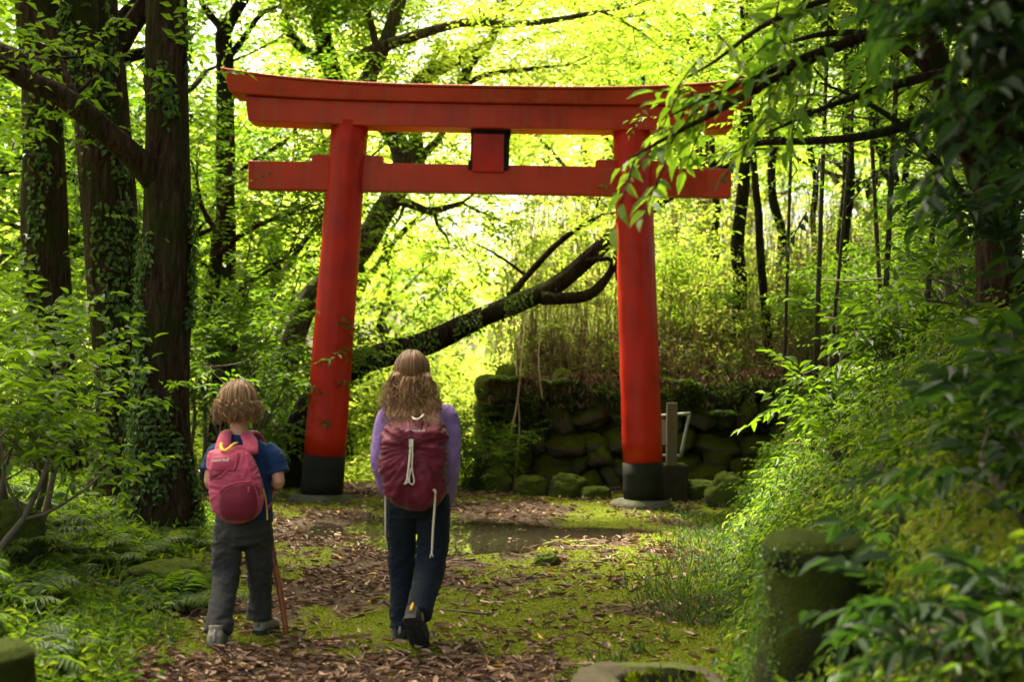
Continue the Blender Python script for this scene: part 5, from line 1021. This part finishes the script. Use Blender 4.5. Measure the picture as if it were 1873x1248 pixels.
# low herbs and grass on both edges of the path
def blades(name, n, xr, yr, keep, hl, m, w_=.05):
    x, y = scatter(n, xr, yr, keep); n = len(x); nn = ground_n(x, y); hgt = rng.uniform(*hl, n); d = nn + rng.normal(0, .45, (n, 3)) + np.array((-.1, 0, 0)); g = G()
    leafgeo(g, np.stack([x, y, H(x, y) - .005], 1), d, rng.normal(0, 1, (n, 3)) + np.array((0, -.6, .4)), hgt, hgt * w_ + .003, np.clip(rng.normal(.5, .22, n), 0, 1), 1, .02, .3); return tag(g.build(name, m), kind='stuff')
blades('grass', 34000, (.2, 2.8), (6.4, 17), lambda x, y: ss(-.75, .05, x - (.92 + .165 * (y - 7))) * ss(.5, .1, x - (.92 + .165 * (y - 7))) * (fbm(np.stack([x * 1.8, y * 1.1, x * 0], 1), 91, 3) > .46), (.03, .11), M['bank'], .09)
blades('grass', 9000, (-4.5, -1.2), (6.2, 14), lambda x, y: ss(.15, -.5, x + 1.75 + .13 * (y - 7)) * (fbm(np.stack([x * 1.8, y * 1.1, x * 0], 1), 92, 3) > .5), (.06, .20), M['fresh'], .06)
x, y = scatter(15000, (-5.5, -1.1), (6.0, 15), lambda x, y: ss(.2, -.4, x + 1.75 + .13 * (y - 7)) * (fbm(np.stack([x * 1.5, y * 1.0, x * 0], 1), 93, 3) > .43)); n = len(x); nn = ground_n(x, y)
g = G(); sprays(g, rng, np.stack([x, y, H(x, y)], 1), nn * .6 + rng.normal(0, .6, (n, 3)) + np.array((0, 0, .3)), rng.uniform(.08, .22, n), 6, .055, .025, rng.uniform(.1, .9, n), 0, .45, 1.0, .35); tag(g.build('undergrowth', M['mid']), kind='stuff')
x, y = scatter(9000, (-9, -.6), (18.5, 32), lambda x, y: np.ones(len(x)) * .9); n = len(x)
g = G(); sprays(g, rng, np.stack([x, y, H(x, y)], 1), rng.normal(0, .6, (n, 3)) + np.array((0, 0, .7)), rng.uniform(.2, .5, n), 7, .09, .035, rng.uniform(.2, 1, n), 0, .4, 1.0, .35); tag(g.build('undergrowth', M['bright']), kind='stuff')
# leaf litter
def litter(n, xr, yr, keep, s=1.0):
    x, y = scatter(n, xr, yr, keep); n = len(x); nn = ground_n(x, y); a = rng.uniform(0, 6.283, n); d = np.stack([np.cos(a), np.sin(a), rng.normal(0, .12, n)], 1); ln = rng.uniform(.02, .095, n) * s; g = G()
    t_ = np.clip(rng.beta(1.6, 1.5, n) * .93, 0, .95); yl = rng.uniform(0, 1, n) < .012; t_[yl] = 1.0
    cu = rng.normal(.0, .13); leafgeo(g, np.stack([x, y, H(x, y) + rng.uniform(.003, .02, n)], 1), d, nn + rng.normal(0, .33, (n, 3)), ln, ln * rng.uniform(.28, .48, n), t_, 1, .16, -.12); return g
def pathk(x, y): 
    e = x + 1.75 + .13 * (y - 7); r_ = x - (.92 + .165 * (y - 7)); return ss(-.9, .1, e) * ss(.3, -.4, r_) * (1 - .72 * moss_mask(x, y)) * (1 - .93 * puddle_mask(x, y)) * (.35 + .65 * (fbm(np.stack([x * 1.3, y * 1.3, x * 0], 1), 44, 3) > .42))
g = litter(46000, (-3.6, 2.6), (6.0, 18.4), pathk); tag(g.build('fallen_leaves', M['litter']), kind='stuff')
g = litter(13000, (-5, 4), (5, 18), lambda x, y: (H0(x, y) > .05) * .6, .9); tag(g.build('fallen_leaves', M['litter']), kind='stuff')

g = litter(5000, (-2, 1), (11.2, 15.6), lambda x, y: .12 * (puddle_mask(x, y) > .3) * (fbm(np.stack([x * 3, y * 2, x * 0], 1), 61, 3) > .5), .8); g.v = [np.stack([v[:, 0], v[:, 1], np.maximum(v[:, 2], -.010)], 1) for v in g.v]; tag(g.build('fallen_leaves', M['litter']), kind='stuff')

tw_m = []
for q in range(4):
    r_q = np.random.default_rng(70 + q); p = np.cumsum(np.vstack([np.zeros(3), r_q.normal(0, .02, (5, 3)) * np.array((1, 1, .2)) + np.array((.05, 0, 0))]), 0); g = G(); tube(g, p, np.linspace(.007, .003, 6), 6, .02, .1, q); tube(g, [p[2], p[2] + np.array((.03, .035, .006)), p[2] + np.array((.07, .055, .004))], [.004, .003, .0015], 5, .02); tw_m.append(g.mesh('fallen_twig', M['twig' if q % 2 else 'dry'], True))
rng = np.random.default_rng(23)
for i in range(42):
    y = rng.uniform(6.6, 13.5); x = rng.uniform(-1.75, 1.05) + .02 * (y - 7); o = put('fallen_twig', tw_m[i % 4], x, y, h1(x, y) + .012, 'short broken twig lying in the leaf litter on the path', 'twig', 'twigs on the path', rng.uniform(.6, 1.5))

# ------------------------------------------------------------------ dry bamboo and brush on the slope above the wall
rng = np.random.default_rng(15); n = 1900
x = rng.uniform(-.9, 6.5, n); y = 18.75 + 8.2 * rng.uniform(0, 1, n) ** 1.5; g = G(); k = x > -.2 - .03 * (y - 18.6); x, y = x[k], y[k]; z = H(x, y); hh = rng.uniform(.5, 2.0, len(x)) * np.clip(.5 + .12 * (y - 18.9), .5, 1.4)
for i in range(len(x)):
    p = np.array((x[i], y[i], z[i])); ln_ = rng.normal(0, .14, 2); tube(g, [p, p + np.array((ln_[0] * hh[i] * .4, ln_[1] * hh[i] * .4, hh[i] * .55)), p + np.array((ln_[0] * hh[i], ln_[1] * hh[i], hh[i]))], [.009, .007, .002], 4, .6, tint=rng.uniform(.1, .95))
leafn = 15000; i = rng.integers(0, len(x), leafn); u = rng.uniform(.15, 1.05, leafn); pos = np.stack([x[i] + rng.normal(0, .12, leafn), y[i] + rng.normal(0, .12, leafn), z[i] + hh[i] * u], 1)
leafgeo(g, pos, np.stack([rng.normal(0, .5, leafn), rng.normal(0, .5, leafn), rng.normal(-.5, .5, leafn)], 1), rng.normal(0, 1, (leafn, 3)), rng.uniform(.06, .17, leafn), .014, np.clip(rng.normal(.45, .25, leafn), 0, 1), 0)
tag(g.build('dry_brush', M['straw']), kind='stuff')
n = 5200; x = rng.uniform(-.8, 7, n); y = rng.uniform(18.9, 27, n); k = x > -.2 - .03 * (y - 18.6); x, y = x[k], y[k]; n = len(x); o_ = np.stack([x, y, H(x, y) + rng.uniform(0, 1.5, n)], 1)
g = G(); sprays(g, rng, o_, rng.normal(0, .6, (n, 3)) + np.array((0, 0, .3)), rng.uniform(.2, .4, n), 7, .075, .022, rng.uniform(.2, 1, n), 0, .4, 1.0, .4); tag(g.build('slope_undergrowth', M['bright']), kind='stuff')
# weeds, dead leaves and ferns that hang over the wall
rng = np.random.default_rng(41); n = 1400; x = -.35 + 4.2 * rng.uniform(0, 1, n) ** 1.5; tp = 1.30 + .6 * (fbm(np.stack([x * 1.7, x * 0, x * 0], 1), 3, 3) - .4); dp = 1.5 * np.exp(-np.maximum(x + .1, 0) / .30) + .18 * fbm(np.stack([x * 2.2, x * 0 + 4, x * 0], 1), 5, 2)
z = tp - dp * rng.uniform(0, 1, n) ** 1.1; o_ = np.stack([x, 18.36 + .05 * z + rng.uniform(-.12, .25, n), z], 1)
g = G(); sprays(g, rng, o_, np.array((-.1, -.7, -.3)) + rng.normal(0, .6, (n, 3)), rng.uniform(.12, .32, n), 7, .065, .022, rng.uniform(0, .9, n), 0, .6, 1.0, .4); tag(g.build('wall_undergrowth', M['bank']), kind='stuff')
g = G(); n = 1500; x = -.3 + 3.8 * rng.uniform(0, 1, n) ** 1.4; tp = 1.30 + .6 * (fbm(np.stack([x * 1.7, x * 0, x * 0], 1), 3, 3) - .4); z = tp + .15 - .40 * rng.uniform(0, 1, n) ** 2.4; leafgeo(g, np.stack([x, 18.34 + .05 * z + rng.uniform(-.12, .2, n), z], 1), np.stack([rng.normal(0, .5, n), rng.normal(-.3, .3, n), -np.ones(n)], 1), np.array((0, -1.0, .3)) + rng.normal(0, .4, (n, 3)), rng.uniform(.06, .15, n), rng.uniform(.015, .04, n), rng.uniform(.1, .75, n), 1, .16, -.1); tag(g.build('dead_leaves', M['litter']), kind='stuff')
n = 4200; x = rng.uniform(-.4, 5, n); y = 18.7 + 1.9 * rng.uniform(0, 1, n) ** 1.6; k = x > -.15 - .03 * (y - 18.6); x, y = x[k], y[k]; n = len(x); g = G(); leafgeo(g, np.stack([x, y, H(x, y) + rng.uniform(.0, .22, n)], 1), rng.normal(0, 1, (n, 3)) * np.array((1, 1, .6)), np.array((0, -.6, .7)) + rng.normal(0, .4, (n, 3)), rng.uniform(.06, .17, n), rng.uniform(.02, .05, n), rng.uniform(.05, .8, n), 1, .16, -.1); tag(g.build('dead_leaves', M['litter']), kind='stuff')
for i in range(12):
    x = -.3 + 3.2 * rng.uniform(0, 1) ** 1.3; zz = rng.uniform(.7, 1.35); put('fern', fmesh[int(rng.integers(5))], x, 18.3, zz, 'small fern rooted in the joints of the stone wall', 'fern', 'ferns on the stone wall', rng.uniform(.5, .85))
# dry roots and stalks hanging over the wall
for pts, r_, lab in [([(962, 560), (955, 640), (948, 720), (935, 790), (915, 848)], .014, 'pale dry root hanging down the wall to the pale topped rock'), ([(942, 610), (946, 700), (950, 780), (944, 850), (938, 905)], .012, 'thin dry vine hanging beside the pale root on the wall'), ([(905, 790), (898, 830), (890, 862)], .010, 'short dry stalk at the wall corner'), ([(990, 590), (985, 660), (992, 730)], .008, 'fine dry vine above the wall middle')]:
    p = np.array(wp_(pts, [18.9, 18.35, 18.15, 18.05, 17.95][:len(pts)])); g = G(); tube(g, p - p[-1], np.linspace(r_ * .7, r_, len(p)), 6, .08, .1, 3); o = g.build('dry_vine', M['dry'], None, True); o.location = p[-1]; tag(o, lab, 'vine')
for pts, Yd, r_, lab in [([(1505, 511), (1560, 514), (1640, 508), (1720, 515), (1800, 528)], 13.0, .011, 'upper of two long dry stalks lying across the slope'), ([(1508, 581), (1580, 590), (1660, 600), (1745, 613)], 12.0, .012, 'lower dry stalk slanting across the slope bushes'), ([(1660, 604), (1622, 640), (1602, 670), (1598, 720)], 11.8, .007, 'bent dry twig hanging from the lower long stalk')]:
    p = np.array(wp_(pts, Yd)); g = G(); tube(g, p - p[-1], np.linspace(r_ * .7, r_, len(p)), 6, .08, .1, 3); o = g.build('dry_stalk', M['dry'], None, True); o.location = p[-1]; tag(o, lab, 'stalk')
# moss and weeds lining the basin hollow
rng = np.random.default_rng(3); n = 900; a = rng.uniform(0, 6.283, n); r_ = rng.uniform(.04, .17, n); g = G()
leafgeo(g, np.stack([r_ * np.cos(a) + .075, r_ * np.sin(a), np.interp(r_, [.03, .14, .165, .19], [bh * .45, bh * .55, bh * .93, bh]) ], 1), np.array((0, 0, 1.0)) + rng.normal(0, .6, (n, 3)), rng.normal(0, 1, (n, 3)), rng.uniform(.015, .05, n), .012, rng.uniform(0, .6, n), 0); g.build('moss_lining', M['moss'], bas)
# creeper on the stone post
n = 2600; a = rng.uniform(0, 6.283, n); z = rng.uniform(-.05, hp * .98, n); s = fbm(np.stack([np.cos(a) * 2, np.sin(a) * 2, z * 5], 1), 4, 3); k = s > .5; a, z = a[k], z[k]; n = len(a); o = np.stack([np.cos(a), np.sin(a), np.zeros(n)], 1)
g = G(); leafgeo(g, o * np.interp(z, [0, hp * .4, hp], [.275, .235, .215])[:, None] + np.stack([z * 0, z * 0, z], 1), np.array((0, 0, -1.0)) + rng.normal(0, .6, (n, 3)), o + rng.normal(0, .3, (n, 3)), rng.uniform(.012, .03, n), .012, rng.uniform(.1, .8, n), 0)
for o_ in [q for q in C.objects if q.name == 'stone_post']: g.build('creeper', M['ivy'], o_)
